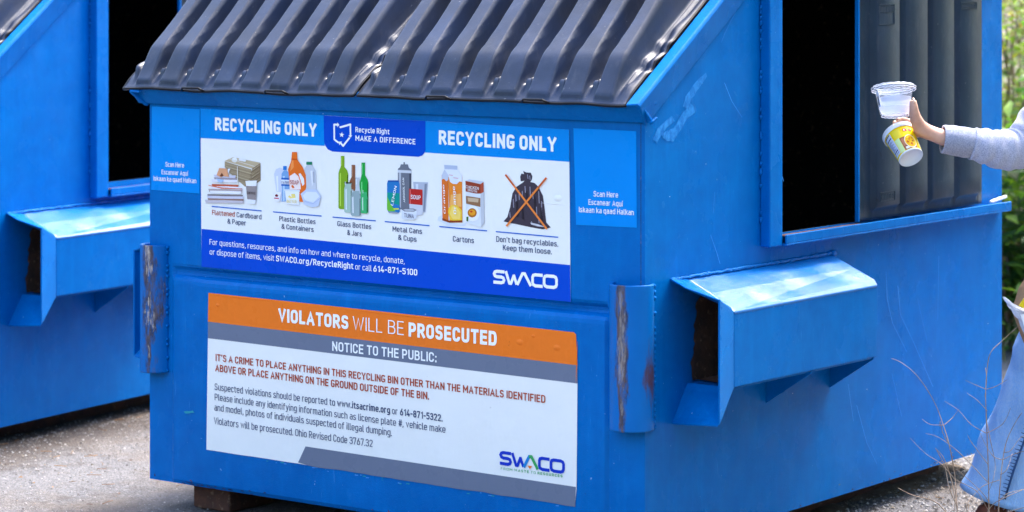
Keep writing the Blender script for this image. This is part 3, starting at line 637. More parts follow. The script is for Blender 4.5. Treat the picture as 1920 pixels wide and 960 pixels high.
U.flat('printed_picture', [((206, 214, 234), [(805, 280), (825, 225), (870, 205), (905, 220), (905, 590), (880, 590), (830, 470)]), ((232, 238, 248), [(830, 300), (850, 300), (855, 470), (838, 470)]),
    ((120, 165, 215), [(890, 275), (915, 235), (945, 235), (985, 275), (985, 585), (895, 585)]), ((190, 214, 240), [(905, 300), (925, 300), (925, 580), (905, 580)]), ((30, 120, 205), [(908, 188), (948, 188), (948, 232), (908, 232)]), ((20, 95, 185), [(888, 318), (980, 322), (980, 412), (888, 410)]), ((232, 240, 250), [(888, 340), (980, 344), (980, 395), (888, 390)]),
    ((200, 206, 218), [(1150, 215), (1175, 175), (1235, 175), (1275, 240), (1285, 460), (1160, 470)]), ((170, 176, 190), [(1238, 250), (1262, 250), (1264, 380), (1244, 370)]), ((226, 230, 240), [(1215, 240), (1240, 240), (1246, 380), (1235, 420)]), ((30, 130, 95), [(1170, 140), (1235, 140), (1235, 173), (1170, 173)]),
    ((236, 112, 36), [(1010, 30), (1066, 30), (1070, 110), (1080, 130), (1130, 200), (1165, 290), (1170, 420), (1140, 590), (1100, 590), (985, 460), (975, 300), (965, 225), (1000, 130)]), ((250, 150, 80), [(1000, 150), (1025, 110), (1030, 200), (990, 250)]), ((206, 84, 24), [(1005, 102), (1072, 106), (1074, 122), (1000, 118)]),
    ((240, 240, 250), [(1085, 275), (1105, 268), (1145, 330), (1150, 390), (1128, 412)]), ((248, 232, 228), [(985, 300), (1040, 265), (1080, 300), (1105, 370), (1110, 450), (985, 450)]), ((236, 112, 36), [(1000, 410), (1020, 400), (1040, 430), (1020, 440)]),
    ((238, 242, 250), [(930, 450), (1095, 456), (1090, 628), (948, 615)]), ((222, 228, 238), [(925, 448), (1100, 454), (1100, 476), (925, 468)]), ((240, 220, 130), [(965, 535), (985, 515), (1010, 540), (1000, 500), (1045, 500), (1055, 545), (990, 552)]),
    ((238, 240, 248), [(795, 475), (890, 480), (870, 590), (820, 585)]), ((120, 30, 40), [(820, 515), (838, 502), (858, 515), (850, 534), (825, 532)]), ((200, 50, 90), [(812, 542), (866, 546), (864, 558), (812, 554)]),
    ((196, 208, 232), [(1110, 500), (1170, 450), (1290, 450), (1340, 530), (1310, 640), (1240, 652), (1150, 620)]), ((222, 230, 246), [(1135, 520), (1175, 475), (1285, 480), (1320, 530), (1250, 600), (1160, 570)]), ((170, 186, 220), [(1150, 580), (1250, 606), (1330, 545), (1332, 552), (1250, 614), (1150, 588)])], o_, s_, k=2)
U.text('SOAP', 380 + 993 / 6, 280 + 390 / 6, 380 + 1090 / 6, 280 + 398 / 6, 7.6, plain((170, 50, 40)), .006, k=10)
U.text('WATER', 380 + 890 / 6, 280 + 384 / 6, 380 + 978 / 6, 280 + 390 / 6, 5.2, plain((20, 60, 130)), .006, k=9)
U.text('BUTTER', 380 + 958 / 6, 280 + 598 / 6, 380 + 1070 / 6, 280 + 606 / 6, 5.2, plain((226, 205, 90)), .006, k=13)
o_, s_ = (600, 280), 5.333
def bottle(c, hi, x0, x1, yt, ysh, yb, nx0, nx1): return [(c, [(nx0, yt), (nx1, yt), (nx1, ysh - 40), (x1 - 8, ysh), (x1, ysh + 35), (x1, yb - 8), (x1 - 14, yb), (x0 + 14, yb - 3), (x0, yb - 14), (x0, ysh + 25), (x0 + 8, ysh - 5), (nx0, ysh - 45)]), (hi, [(x0 + 14, ysh + 30), (x0 + 24, ysh + 20), (x0 + 26, yb - 30), (x0 + 16, yb - 34)]), (tuple(int(q * .6) for q in c), [(x1 - 10, ysh + 40), (x1 - 2, ysh + 44), (x1 - 2, yb - 14), (x1 - 10, yb - 10)]), (hi, [(nx0 + 6, yt + 14), (nx0 + 12, yt + 14), (nx0 + 12, ysh - 50), (nx0 + 6, ysh - 50)])]
U.flat('printed_picture', bottle((128, 170, 36), (190, 222, 90), 186, 284, 66, 215, 600, 210, 246) + bottle((138, 88, 62), (190, 140, 110), 292, 375, 155, 320, 600, 318, 354) + bottle((20, 160, 62), (120, 220, 140), 402, 486, 133, 300, 640, 418, 454)
    + bottle((168, 196, 186), (230, 240, 244), 246, 322, 342, 372, 634, 250, 322) + bottle((196, 206, 214), (240, 246, 250), 352, 412, 282, 400, 600, 360, 398) + bottle((150, 172, 176), (236, 242, 248), 316, 412, 415, 450, 668, 326, 400) + bottle((60, 176, 110), (190, 232, 208), 414, 484, 425, 455, 642, 428, 476), o_, s_, k=2)
U.flat('printed_picture', [((110, 116, 130), [(780, 195), (800, 180), (810, 150), (880, 150), (890, 185), (915, 205), (915, 600), (800, 600), (780, 560)]), ((180, 186, 200), [(790, 210), (812, 210), (812, 590), (790, 560)]), ((70, 74, 88), [(895, 215), (914, 215), (914, 590), (895, 590)]), ((206, 210, 220), [(780, 205), (915, 212), (915, 240), (780, 232)]), ((90, 95, 110), [(838, 128), (850, 128), (850, 150), (838, 150)]),
    ((176, 184, 202), [(935, 325), (1082, 330), (1055, 630), (960, 625)]), ((214, 220, 232), [(960, 345), (985, 345), (990, 620), (975, 620)]), ((130, 138, 156), [(1050, 345), (1072, 345), (1050, 620), (1035, 620)]),
    ((36, 120, 190), [(684, 310), (790, 310), (800, 345), (800, 625), (780, 640), (690, 632), (674, 600), (674, 340)]), ((0, 150, 140), [(674, 430), (800, 440), (800, 560), (674, 520)]), ((110, 190, 60), [(674, 470), (720, 560), (760, 620), (690, 620), (674, 600)]), ((225, 225, 40), [(740, 588), (790, 588), (790, 602), (740, 602)]), ((150, 160, 175), [(690, 622), (785, 628), (780, 642), (692, 636)]), ((20, 80, 160), [(684, 310), (790, 310), (796, 326), (680, 326)]),
    ((206, 210, 222), [(895, 395), (1030, 400), (1032, 650), (1000, 662), (900, 655)]), ((190, 40, 38), [(895, 392), (1030, 402), (1030, 558), (895, 545)]), ((226, 110, 105), [(903, 400), (912, 400), (912, 545), (903, 545)]),
    ((220, 226, 236), [(822, 605), (972, 610), (972, 690), (940, 705), (850, 702), (822, 690)]), ((110, 112, 122), [(822, 600), (850, 590), (940, 592), (974, 606), (945, 622), (850, 620)]), ((190, 196, 208), [(835, 604), (860, 597), (935, 599), (960, 608), (935, 615), (860, 614)])], o_, s_, k=2)
U.text('SOUP', 600 + 916 / s_, 280 + 494 / s_, 600 + 1014 / s_, 280 + 504 / s_, 7.6, V_LET, .01, k=9)
U.text('TUNA', 600 + 850 / s_, 280 + 678 / s_, 600 + 948 / s_, 280 + 690 / s_, 7.6, V_INK, .002, k=11)
def vtext(sh, txt, u, v0, v1, hgt, m, k=9, lean=0):      # lettering running upwards
    o = sh.text(txt, u, v0, u + (v0 - v1), v0, hgt, m, .004, k)
    a = sh.w(u, v0, k)
    b = sh.w(u + lean, v1, k); L = (b - a).length; xs = [v.co.x for v in o.data.vertices]; Lx = max(xs) - min(xs)
    dr_ = (b - a).normalized(); nr = Vector((-dr_.z, 0, dr_.x))
    for v in o.data.vertices:
        X = (v.co.x - a.x) * L / Lx; Z = v.co.z - a.z; v.co = Vector((a.x, v.co.y, a.z)) + dr_ * X + nr * Z * .9
vtext(U, 'AEROSOL CAN', 600 + 860 / s_, 280 + 530 / s_, 280 + 285 / s_, 4.6, V_LET)
vtext(U, 'LEMON', 600 + 738 / s_, 280 + 565 / s_, 280 + 375 / s_, 6.4, V_LET, lean=9)
o_, s_ = (810, 290), 4.8
U.flat('printed_picture', [((216, 224, 240), [(60, 560), (95, 540), (110, 600), (260, 625), (320, 605), (300, 640), (150, 640), (50, 590)]), ((222, 112, 40), [(88, 180), (150, 200), (150, 610), (96, 590)]), ((238, 138, 44), [(150, 200), (272, 190), (276, 610), (160, 612)]), ((246, 180, 100), [(170, 360), (262, 350), (268, 470), (165, 460)]), ((196, 204, 222), [(90, 185), (115, 130), (150, 186), (150, 225), (130, 240), (110, 215), (90, 225)]), ((226, 232, 244), [(115, 130), (232, 130), (272, 192), (272, 245), (250, 240), (225, 265), (190, 262), (165, 245), (150, 186)]), ((178, 190, 216), [(112, 92), (230, 100), (230, 135), (116, 130)]),
    ((206, 60, 40), [(155, 180), (190, 184), (190, 188), (155, 184)]), ((206, 60, 40), [(195, 206), (240, 210), (240, 214), (195, 210)]), ((246, 200, 60), [(148, 520), (152, 480), (180, 452), (230, 455), (272, 500), (275, 590), (220, 600), (165, 585)]), ((250, 216, 110), [(160, 530), (185, 465), (225, 470), (262, 520), (255, 580), (190, 580)]), ((140, 62, 30), [(96, 590), (160, 612), (276, 608), (276, 590), (160, 594), (96, 570)]),
    ((222, 228, 236), [(305, 235), (440, 265), (445, 655), (312, 612)]), ((196, 200, 210), [(440, 265), (468, 245), (475, 610), (445, 655)]), ((150, 62, 42), [(305, 235), (440, 265), (442, 350), (400, 350), (307, 330)]), ((176, 78, 56), [(440, 265), (468, 245), (470, 335), (442, 350)]), ((206, 210, 224), [(305, 232), (340, 222), (468, 240), (442, 262)]), ((150, 110, 80), [(310, 370), (440, 390), (440, 470), (312, 440)]), ((206, 180, 150), [(325, 385), (425, 395), (420, 430), (330, 420)]),
    ((238, 240, 244), arc(372, 530, 62, 72, 0, 360, 16)), ((180, 110, 36), arc(367, 523, 42, 42, 0, 360, 14)), ((236, 160, 40), arc(367, 520, 30, 28, 0, 360, 10)), ((206, 60, 30), arc(360, 512, 12, 9, 0, 360, 8)), ((60, 110, 40), [(315, 560), (335, 555), (330, 600), (316, 596)])], o_, s_, k=2)
vtext(U, 'Orange', 810 + 226 / s_, 290 + 535 / s_, 290 + 285 / s_, 6.6, V_LET, 9); vtext(U, 'Orange', 810 + 130 / s_, 290 + 530 / s_, 290 + 270 / s_, 4.6, V_LET, 9)
U.text('CHICKEN', 810 + 312 / s_, 290 + 300 / s_, 810 + 428 / s_, 290 + 318 / s_, 5.4, V_LET, .0, k=9); U.text('BROTH', 810 + 330 / s_, 290 + 327 / s_, 810 + 412 / s_, 290 + 343 / s_, 4.4, V_LET, .0, k=9)
BAG = (66, 58, 70)
hl = [((150, 146, 164), [(x, y), (x + 7, y - 4), (x + 12, y + l), (x + 4, y + l - 6)]) for x, y, l in ((780, 320, 90), (810, 330, 70), (835, 285, 60), (880, 290, 90), (905, 340, 60), (730, 400, 80), (752, 360, 70), (960, 330, 110), (985, 420, 130), (940, 470, 100), (895, 600, 30), (700, 520, 50), (960, 560, 60), (860, 180, 40), (880, 190, 40))]
hl += [((44, 38, 48), [(x, y), (x + 12, y - 8), (x + 22, y + l), (x + 4, y + l)]) for x, y, l in ((760, 420, 140), (850, 330, 120), (920, 380, 150), (810, 470, 110), (980, 480, 120))]
U.flat('printed_picture', [(BAG, [(645, 600), (680, 560), (705, 470), (725, 350), (760, 290), (820, 250), (835, 235), (800, 240), (795, 200), (805, 170), (830, 175), (822, 146), (850, 160), (890, 162), (905, 195), (900, 225), (885, 245), (925, 255), (960, 290), (1000, 370), (1015, 480), (1030, 610), (1070, 655), (1000, 672), (900, 655), (760, 625), (690, 612)])] + hl
    + [((205, 205, 214), [(890, 610), (960, 625), (1020, 650), (960, 645), (900, 628)])] + [((236, 134, 62), [(672, 174), (1046, 664), (1034, 676), (660, 184)]), ((236, 134, 62), [(1028, 202), (1042, 212), (682, 648), (668, 638)]), ((206, 96, 42), [(672, 174), (745, 270), (733, 278), (660, 184)]), ((206, 96, 42), [(1028, 202), (1042, 212), (968, 302), (955, 291)])], o_, s_, k=2)

# --- lower sign
Lw = Sheet(binA, -.0106, 'notice_sign', 'white notice sign with orange and grey bands, lower edge torn')
torn = []
for i in range(41):
    t = i / 40; u = 1078 + (387 - 1078) * t; v = 950 + (843 - 950) * t + 2.2 * fn(i, 0, 7, .45) * (1 if t < .9 else .2)
    torn.append((u, v))
Lw.basesheet([(V_WHITE, [(391, 549), (560, 567), (738, 586.5), (900, 604), (1076, 623), (1080, 627), (1083, 685), (1081, 915)] + torn)], k=0)
Lw.flat('orange_band', [(V_ORANGE, [(391, 549), (560, 567), (738, 586.5), (900, 604), (1076, 623), (1080, 627), (1083, 685), (390, 603)])], k=1)
Lw.flat('grey_band', [(V_GREY, [(390, 603), (1083, 685), (1083, 719), (390, 634)])], k=1)
tt = [p for p in torn if p[0] > 566]
Lw.flat('grey_band', [(V_GREY, [(573, 837), (1080, 913), (1078.5, 950)] + tt[1:] + [(559, 867)])], k=1)
Lw.text('VIOLATORS', 522.5, 603, 653.8, 617.5, 24.5, V_LET, .022)
Lw.text('WILL BE', 662, 618, 757.5, 628.5, 24.5, V_LET, -.008)
Lw.text('PROSECUTED', 766.7, 630.8, 931.8, 648.6, 26, V_LET, .022)
Lw.text('NOTICE TO THE PUBLIC:', 623.4, 657.5, 819, 679.5, 17.3, V_LET, .016)
Lw.text("IT'S A CRIME TO PLACE ANYTHING IN THIS RECYCLING BIN OTHER THAN THE MATERIALS IDENTIFIED", 404.7, 676.5, 1023, 755.6, 13.2, V_RED, .012)
Lw.text('ABOVE OR PLACE ANYTHING ON THE GROUND OUTSIDE OF THE BIN.', 404, 696, 805, 749.5, 13.2, V_RED, .012)
Lw.text('Suspected violations should be reported to', 403, 731, 628.5, 761, 12.2, V_INK)
Lw.text('www.itsacrime.org', 632.5, 761.5, 731.6, 775.5, 12.2, V_INK, .016)
Lw.text('or', 735.5, 776, 746, 777.5, 12, V_INK)
Lw.text('614-871-5322.', 750.5, 778.5, 830, 790.5, 12.6, V_INK, .016)
Lw.text('Please include any identifying information such as license plate #, vehicle make', 403, 750, 835.6, 811.6, 12.2, V_INK)
Lw.text('and model, photos of individuals suspected of illegal dumping.', 402.3, 769.5, 735, 817.5, 12.2, V_INK)
Lw.text('Violators will be prosecuted. Ohio Revised Code 3767.32', 401.7, 795, 699, 838.2, 12.6, V_INK)
GRN = plain((60, 165, 95), .4); SKYI = plain((20, 130, 205), .4); BL2 = plain((10, 55, 190), .4)
swaco(Lw, 937, 869.5, 1059, 887.5, 24, BL2, (SKYI, GRN))
Lw.text('FROM', 939.5, 880.5, 961, 883, 4.6, GRN, 0, font_sp=1.2); Lw.text('WASTE', 964.5, 883.5, 992, 887, 4.8, GRN, .014, font_sp=1.2); Lw.text('TO', 995.5, 887.5, 1005, 888.7, 4.6, GRN, 0, font_sp=1.2); Lw.text('RESOURCES', 1008.5, 889.2, 1055, 895, 4.8, GRN, .014, font_sp=1.2)

# blisters in the orange band and creases along the top of the upper sign
for (sh_, u, v, r, mm) in ((Lw, 975, 642, .012, V_ORANGE), (Lw, 1044, 652, .012, V_ORANGE), (Lw, 1000, 630, .006, V_ORANGE), (Lw, 408, 572, .007, V_ORANGE), (U, 1046, 372, .012, V_WHITE), (U, 440, 300, .012, V_WHITE)):
    c_ = sh_.w(u, v, 1.6); rows = []
    for i in range(6):
        a = i / 5; rows.append([c_ + Vector((r * a * 1.3 * math.cos(k * math.pi / 7), -.0022 * (1 - a * a) ** 1.5 + .0006 * a, r * a * .8 * math.sin(k * math.pi / 7))) for k in range(14)])
    MB().grid(rows, mm, closed=True).build('blister', sh_.base)
for (sh_, p0, p1, r, mm) in ((U, (390, 207), (560, 216), .0010, V_SKY), (U, (470, 214), (600, 221), .0008, V_SKY), (U, (690, 224), (796, 229), .0013, V_DEEP), (U, (640, 221), (700, 226), .0008, V_DEEP), (U, (800, 229.5), (900, 235), .0010, V_SKY), (U, (1010, 380), (1066, 384), .0010, V_WHITE), (Lw, (395, 552), (520, 565), .0012, V_ORANGE), (Lw, (640, 579), (900, 607), .0010, V_ORANGE), (Lw, (1083, 640), (1080, 720), .0012, V_ORANGE)):
    n_ = 14; pts = [sh_.w(p0[0] + (p1[0] - p0[0]) * i / n_, p0[1] + (p1[1] - p0[1]) * i / n_ + .9 * fn(i, p0[0], 0, .5), 1.4) for i in range(n_ + 1)]
    MB().tube(pts, [r * math.sin(math.pi * (i + .3) / (n_ + .6)) for i in range(n_ + 1)], mm, 6).build('crease', sh_.base)

# --- two small stickers
SL = Sheet(binA, -.0014, 'scan_sticker', 'small light blue sticker at the left end of the front')
SL.basesheet([(V_SKY, [(285, 199.5), (374.5, 205), (374, 363), (283.5, 356)])], k=0)
SL.text('Scan Here', 311, 312.3, 345.5, 314.4, 8.6, V_LET, .010); SL.text('Escanear Aquí', 303.5, 326.6, 353, 329.6, 8.4, V_LET, .010); SL.text('Iskaan ka qaad Halkan', 288.5, 338.5, 368.5, 343.6, 8.6, V_LET, .010)
SR = Sheet(binA, -.0014, 'scan_sticker', 'small light blue sticker at the right end of the front')
SR.basesheet([(V_SKY, [(1075, 240.5), (1193, 246), (1194, 427), (1080, 421.5)])], k=0)
SR.text('Scan Here', 1113.5, 368.4, 1159.4, 370.6, 10, V_LET, .010); SR.text('Escanear Aquí', 1104, 383.6, 1168, 387.2, 9.8, V_LET, .010); SR.text('Iskaan ka qaad Halkan', 1086, 397.6, 1189, 403.4, 9.8, V_LET, .010)

# --- scuffs and scratches on the side
def smear_mat():
    t = NT('smeared_paint'); f = t.ramp(t.noise(55, 6, .8, (1, 1, .6)), [(.42, 0.), (.62, 1.)])
    return t.set(t.mix(f, (.0, .135, .46), (.03, .26, .66)), .5, Specular_IOR_Level=.15)
SCR = plain((70, 150, 228), .5, 'scratched_paint'); SMR = smear_mat(); GRY = plain((120, 95, 80), .8, 'bare_spot')
def sidepoly(pts, k=1): return [Vector((.0006 * k + .0004, p.y, p.z)) for p in (onpl(u, v, 0, .001) for u, v in pts)]
def ragged(pts, amp, n=5):
    out = []
    for i in range(len(pts)):
        a, b = pts[i], pts[(i + 1) % len(pts)]
        for j in range(n):
            t = j / n; out.append((a[0] + (b[0] - a[0]) * t + random.uniform(-amp, amp), a[1] + (b[1] - a[1]) * t + random.uniform(-amp, amp)))
    return out
mb = MB()
mb.poly(sidepoly(ragged([(1281, 200), (1286, 180), (1305, 152), (1323, 136), (1325, 142), (1310, 166), (1297, 185), (1290, 205)], 1.1, 3)), SMR)
mb.poly(sidepoly(ragged([(1296, 194), (1307, 206), (1303, 212), (1288, 222), (1275, 245), (1262, 266), (1246, 262), (1240, 252), (1262, 240), (1280, 212)], 1.3, 3)), SMR)
mb.poly(sidepoly(ragged([(1225, 262), (1232, 240), (1258, 218), (1266, 226), (1245, 246), (1232, 268)], 1.3, 3)), SMR)
mb.build('paint_smear', binA)
mb = MB()
def scratch(pts, wd):
    for i in range(len(pts) - 1):
        a, b = pts[i], pts[i + 1]; mb.poly(sidepoly([(a[0] - wd / 2, a[1]), (a[0] + wd / 2, a[1]), (b[0] + wd / 2, b[1]), (b[0] - wd / 2, b[1])], 2), SCR)
for p, wd in (([(1683, 535), (1688, 590), (1712, 640), (1749, 725)], .9), ([(1661, 510), (1663, 560), (1673, 605), (1700, 660)], .9), ([(1606, 760), (1625, 830), (1644, 870)], .8), ([(1672, 700), (1690, 780)], .6), ([(1358, 155), (1372, 190), (1391, 220)], 1.0), ([(1332, 440), (1344, 475), (1350, 495)], .8),
              ([(1384, 12), (1360, 60), (1352, 80)], .5), ([(1340, 360), (1337, 400)], .5), ([(1720, 560), (1738, 640)], .5), ([(1460, 310), (1469, 340)], 1.0), ([(1590, 720), (1600, 790)], .6), ([(1760, 480), (1758, 600)], .5)): scratch(p, wd)
for i in range(60):
    u = random.uniform(1235, 1860); v = random.uniform(240, 950)
    p = onpl(u, v, 0, 0)
    if p.z < .03 or p.y > 2.05 or (p.z > .74 and p.y > .55): continue
    r = random.uniform(.4, 1.1); mb.poly(sidepoly([(u, v), (u + r, v - r * .3), (u + r * .8, v + r * 1.3), (u - .2, v + r)], 2), SCR if random.random() < .7 else V_LET)
mb.build('paint_scratch', binA)
mb = MB()
def frontpoly(pts, y): return [Vector((p.x, y, p.z)) for p in (onpl(u, v, 1, y) for u, v in pts)][::-1]
TEAL = plain((40, 150, 170), .6, 'teal_chip'); DKM = plain((30, 50, 90), .7, 'dark_mark')
mb.poly(frontpoly(ragged([(344, 771), (362, 770), (364, 774), (348, 775)], .6, 3), -.0105), TEAL)
for i in range(26):
    t = random.random(); u = 480 + 600 * t; v = 858 + (950 - 858) * (u - 480) / 600 + random.uniform(1, 7); r = random.uniform(.6, 2.4)
    mb.poly(frontpoly(ragged([(u, v), (u + 3 * r, v + .4 * r), (u + 2.6 * r, v + r), (u, v + .8 * r)], .3, 2), -.0102), TEAL if i % 2 else SCR)
for i in range(16):
    u = random.uniform(340, 470); v = 898 + .147 * (u - 282) - random.uniform(0, 5)
    mb.poly(frontpoly(ragged([(u, v), (u + 6, v + 1), (u + 5, v + 2.4), (u, v + 1.8)], .4, 2), -.0102), DKM)
mb.build('paint_chip', binA)

# rust and chips gathering on edges
mb = MB(); RC = plain((112, 62, 38), .9, 'rust_chip'); RD = plain((58, 40, 36), .9, 'dark_rust_chip')
for (u, v, w_, h_, mm) in [(1694 + random.uniform(-34, 50), 0, 0, 0, 0) for _ in range(0)]: pass
for i in range(46):
    y = random.choice((random.gauss(1.55, .22), random.uniform(.05, 2.05))); z = abs(random.gauss(0, .008)) + .001; r = random.uniform(.0012, .0042)
    if not 0 < y < 2.08: continue
    mb.poly([Vector((.0013, y + dy * r * 1.6, z + dz * r)) for dy, dz in ((-1, 0), (-.3, .7), (.6, .5), (1, -.1), (.2, -.3))], random.choice((RC, RD, plain((150, 140, 90), .9, 'ochre_chip'))))
for i in range(14):
    x = random.uniform(-1.8, -.02); r = random.uniform(.0015, .004)
    mb.poly([Vector((x + dx * r * 2, -.0103, .010 + abs(random.gauss(0, .004)) + dz * r)) for dx, dz in ((-1, 0), (-.2, .8), (.8, .4), (1, -.1))], random.choice((RC, RD)))
mb.build('rust_chip', binA)['kind'] = 'stuff'
mb = MB(); P_ = lambda u, v: onpl(u, v, 1, -.0495)
for (u, v, r) in ((1156, 200, 4), (1163, 204, 2.4), (1172, 196, 2.4), (1178, 202, 1.6), (470, 182, 1.6), (838, 196, 1.4)):
    mb.poly([Vector((p.x, p.y - .0015 - (1.205 - p.z) * -.755, p.z)) for p in (P_(u + r * math.cos(a) * random.uniform(.6, 1.2), v + r * math.sin(a) * random.uniform(.6, 1.2)) for a in [k * .9 for k in range(7)])], random.choice((TEAL, RC)))
mb.build('lip_chip', binA)['kind'] = 'stuff'

# ------------------------------------------------------------------ the ground
def asphalt():
    t = NT('gritty_asphalt')
    sp = t.ramp(t.voro(120, out='Color'), [(.0, (.045, .045, .05)), (.35, (.10, .10, .11)), (.7, (.16, .16, .17)), (1., (.30, .30, .31))])
    c = t.mix(t.ramp(t.noise(260, 3), [(.42, 0.), (.6, .8)]), sp, (.07, .065, .07))
    big = t.ramp(t.noise(2.6, 5, .65), [(.38, 0.), (.62, 1.)])
    c = t.mix(t.math('MULTIPLY', big, .35), c, (.17, .17, .18))
    br = t.ramp(t.noise(1.7, 6, .7, off=(4, 2, 0)), [(.48, 0.), (.66, 1.)])
    c = t.mix(t.math('MULTIPLY', br, .6), c, (.12, .09, .065))
    pt = t.ramp(t.noise(6, 6, .7, off=(1, 9, 0)), [(.54, 0.), (.64, 1.)])
    c = t.mix(t.math('MULTIPLY', pt, .55), c, (.055, .045, .04))
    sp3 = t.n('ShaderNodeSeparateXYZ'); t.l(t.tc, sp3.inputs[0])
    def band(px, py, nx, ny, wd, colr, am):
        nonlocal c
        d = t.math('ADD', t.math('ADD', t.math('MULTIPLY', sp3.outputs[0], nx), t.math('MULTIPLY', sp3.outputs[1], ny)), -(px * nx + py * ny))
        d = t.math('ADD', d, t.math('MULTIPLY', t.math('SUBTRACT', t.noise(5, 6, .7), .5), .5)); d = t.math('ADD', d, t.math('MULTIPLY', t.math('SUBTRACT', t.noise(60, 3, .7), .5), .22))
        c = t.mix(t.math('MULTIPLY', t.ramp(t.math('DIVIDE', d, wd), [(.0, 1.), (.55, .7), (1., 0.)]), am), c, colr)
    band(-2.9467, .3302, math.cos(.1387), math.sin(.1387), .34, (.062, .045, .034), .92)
    band(-.12, 0, 1, 0, .26, (.055, .042, .034), .92) if False else None
    t.set(c, .92); t.bump(t.math('ADD', t.voro(150), t.math('MULTIPLY', t.noise(70, 5), 1.2)), .9, .006); return t.m
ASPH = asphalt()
def dirt():
    t = NT('brown_dirt'); c = t.mix(t.ramp(t.noise(12, 6, .75), [(.35, 0.), (.65, 1.)]), (.085, .06, .042), (.17, .13, .095))
    c = t.mix(t.ramp(t.voro(220, out='Color'), [(.8, 0.), (1., .8)]), c, (.34, .31, .27))
    t.set(c, .95); t.bump(t.noise(130, 6, .7), 1., .008)
    return t
rows = []
gx = [-120, -60, -30, -15, -8] + [-5 + .1 * i for i in range(101)] + [8, 15, 30, 60, 120]; gy = [-120, -60, -30, -15, -8] + [-3 + .1 * i for i in range(111)] + [12, 18, 30, 60, 120]
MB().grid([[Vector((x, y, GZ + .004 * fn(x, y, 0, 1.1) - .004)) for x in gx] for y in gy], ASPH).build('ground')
tag(bpy.data.objects['ground'], kind='structure')
# drifted soil against the bins: irregular thin mounds
def soil(pts_c, name, lab, amp=.02):
    t = dirt(); rows = []
    n = len(pts_c)
    for i in range(n):
        (cx, cy, hw) = pts_c[i]; r = []
        for j in range(25):
            s = (j / 12 - 1); h = .014 * (1 - s * s) * (1 + .9 * fn(cx + s, cy, i, 3)) - .004
            e = hw * (1 + .35 * fn(i * .35, s, 4, 1.5))
            r.append(Vector((cx + s * e, cy + .02 * fn(i, j, 1, .5), GZ + h)))
        rows.append(r)
    o = MB().grid(rows, t.m).build(name); tag(o, kind='stuff', label=lab); return o
ca, sa = math.cos(.1387), math.sin(.1387)
def LB(x, y): return (-2.9467 + x * ca - y * sa, .3302 + x * sa + y * ca)
soil([(-.20 + .03 * math.sin(i * .7), -.1 + .06 * i, .12 + .04 * fn(i, 3, 0, .4)) for i in range(37)], 'soil', 'dark soil drifted under the right edge of the front bin')
# loose stones
def stones(name, n, fx, rmin, rmax, lab):
    cols = [plain(c, .85, 'stone') for c in ((150, 147, 145), (118, 114, 112), (82, 78, 76), (176, 172, 168), (134, 124, 112), (98, 90, 82))]
    mb = MB()
    for i in range(n):
        x, y = fx(); r = rmin + (rmax - rmin) * random.random() ** 3; a = random.random() * 6.28
        vs = []
        for (dx, dy, dz) in ((1, 0, 0), (.5, .87, 0), (-.5, .87, 0), (-1, 0, 0), (-.5, -.87, 0), (.5, -.87, 0), (.3, .1, .9), (-.3, -.1, .8)):
            q = random.uniform(.7, 1.25); vs.append((x + (dx * math.cos(a) - dy * math.sin(a)) * r * q, y + (dx * math.sin(a) + dy * math.cos(a)) * r * q * .8, GZ - .001 + (dz * .75) * r * q + .002))
        mb.add(vs, [(0, 1, 6), (1, 2, 6), (2, 7, 6), (2, 3, 7), (3, 4, 7), (4, 5, 7), (5, 6, 7), (5, 0, 6)], random.choice(cols))
    tag(mb.build(name), kind='stuff', label=lab)
def fr():
    x = random.uniform(-.25, 1.3); return x, random.uniform(.6, 3.2)
stones('gravel', 14000, fr, .0022, .0085, 'loose gravel beside the front bin and around the jeans hem')
def fl_():
    x, y = LB(abs(random.gauss(0, .28)) - .1, random.uniform(-.7, 2.3)); return x, y
stones('gravel', 5000, fl_, .0018, .006, 'loose grit at the foot of the left bin')
def fl2(): return random.uniform(-3.2, -1.3), random.uniform(-.7, 1.5)
stones('gravel', 5000, fl2, .0015, .0045, 'fine grit scattered on the asphalt between the bins')

lm = MB(); LC = [plain(c, .8, 'dead_leaf') for c in ((120, 84, 54), (150, 112, 72), (92, 66, 48))]
for i in range(240):
    if i % 3: x, y = random.uniform(-3.1, -1.6), random.uniform(-.6, 1.6)
    else: x, y = random.uniform(-.2, .6), random.uniform(.9, 2.6)
    L = random.uniform(.004, .016); a = random.random() * 6.28; d = Vector((math.cos(a), math.sin(a), 0)); s_ = Vector((-d.y, d.x, 0)); p = Vector((x, y, GZ + .003))
    if random.random() < .5: lm.add([p, p + d * L * .5 + s_ * L * .3 + UP * L * .25, p + d * L, p + d * L * .5 - s_ * L * .3 + UP * L * .1], [(0, 1, 2, 3)], random.choice(LC))
    else: lm.tube([p, p + d * L * 2 + s_ * L * .3, p + d * L * 4], .0009, random.choice(LC), 4)
tag(lm.build('leaf_litter'), kind='stuff', label='bits of dead leaf and twig scattered on the asphalt')

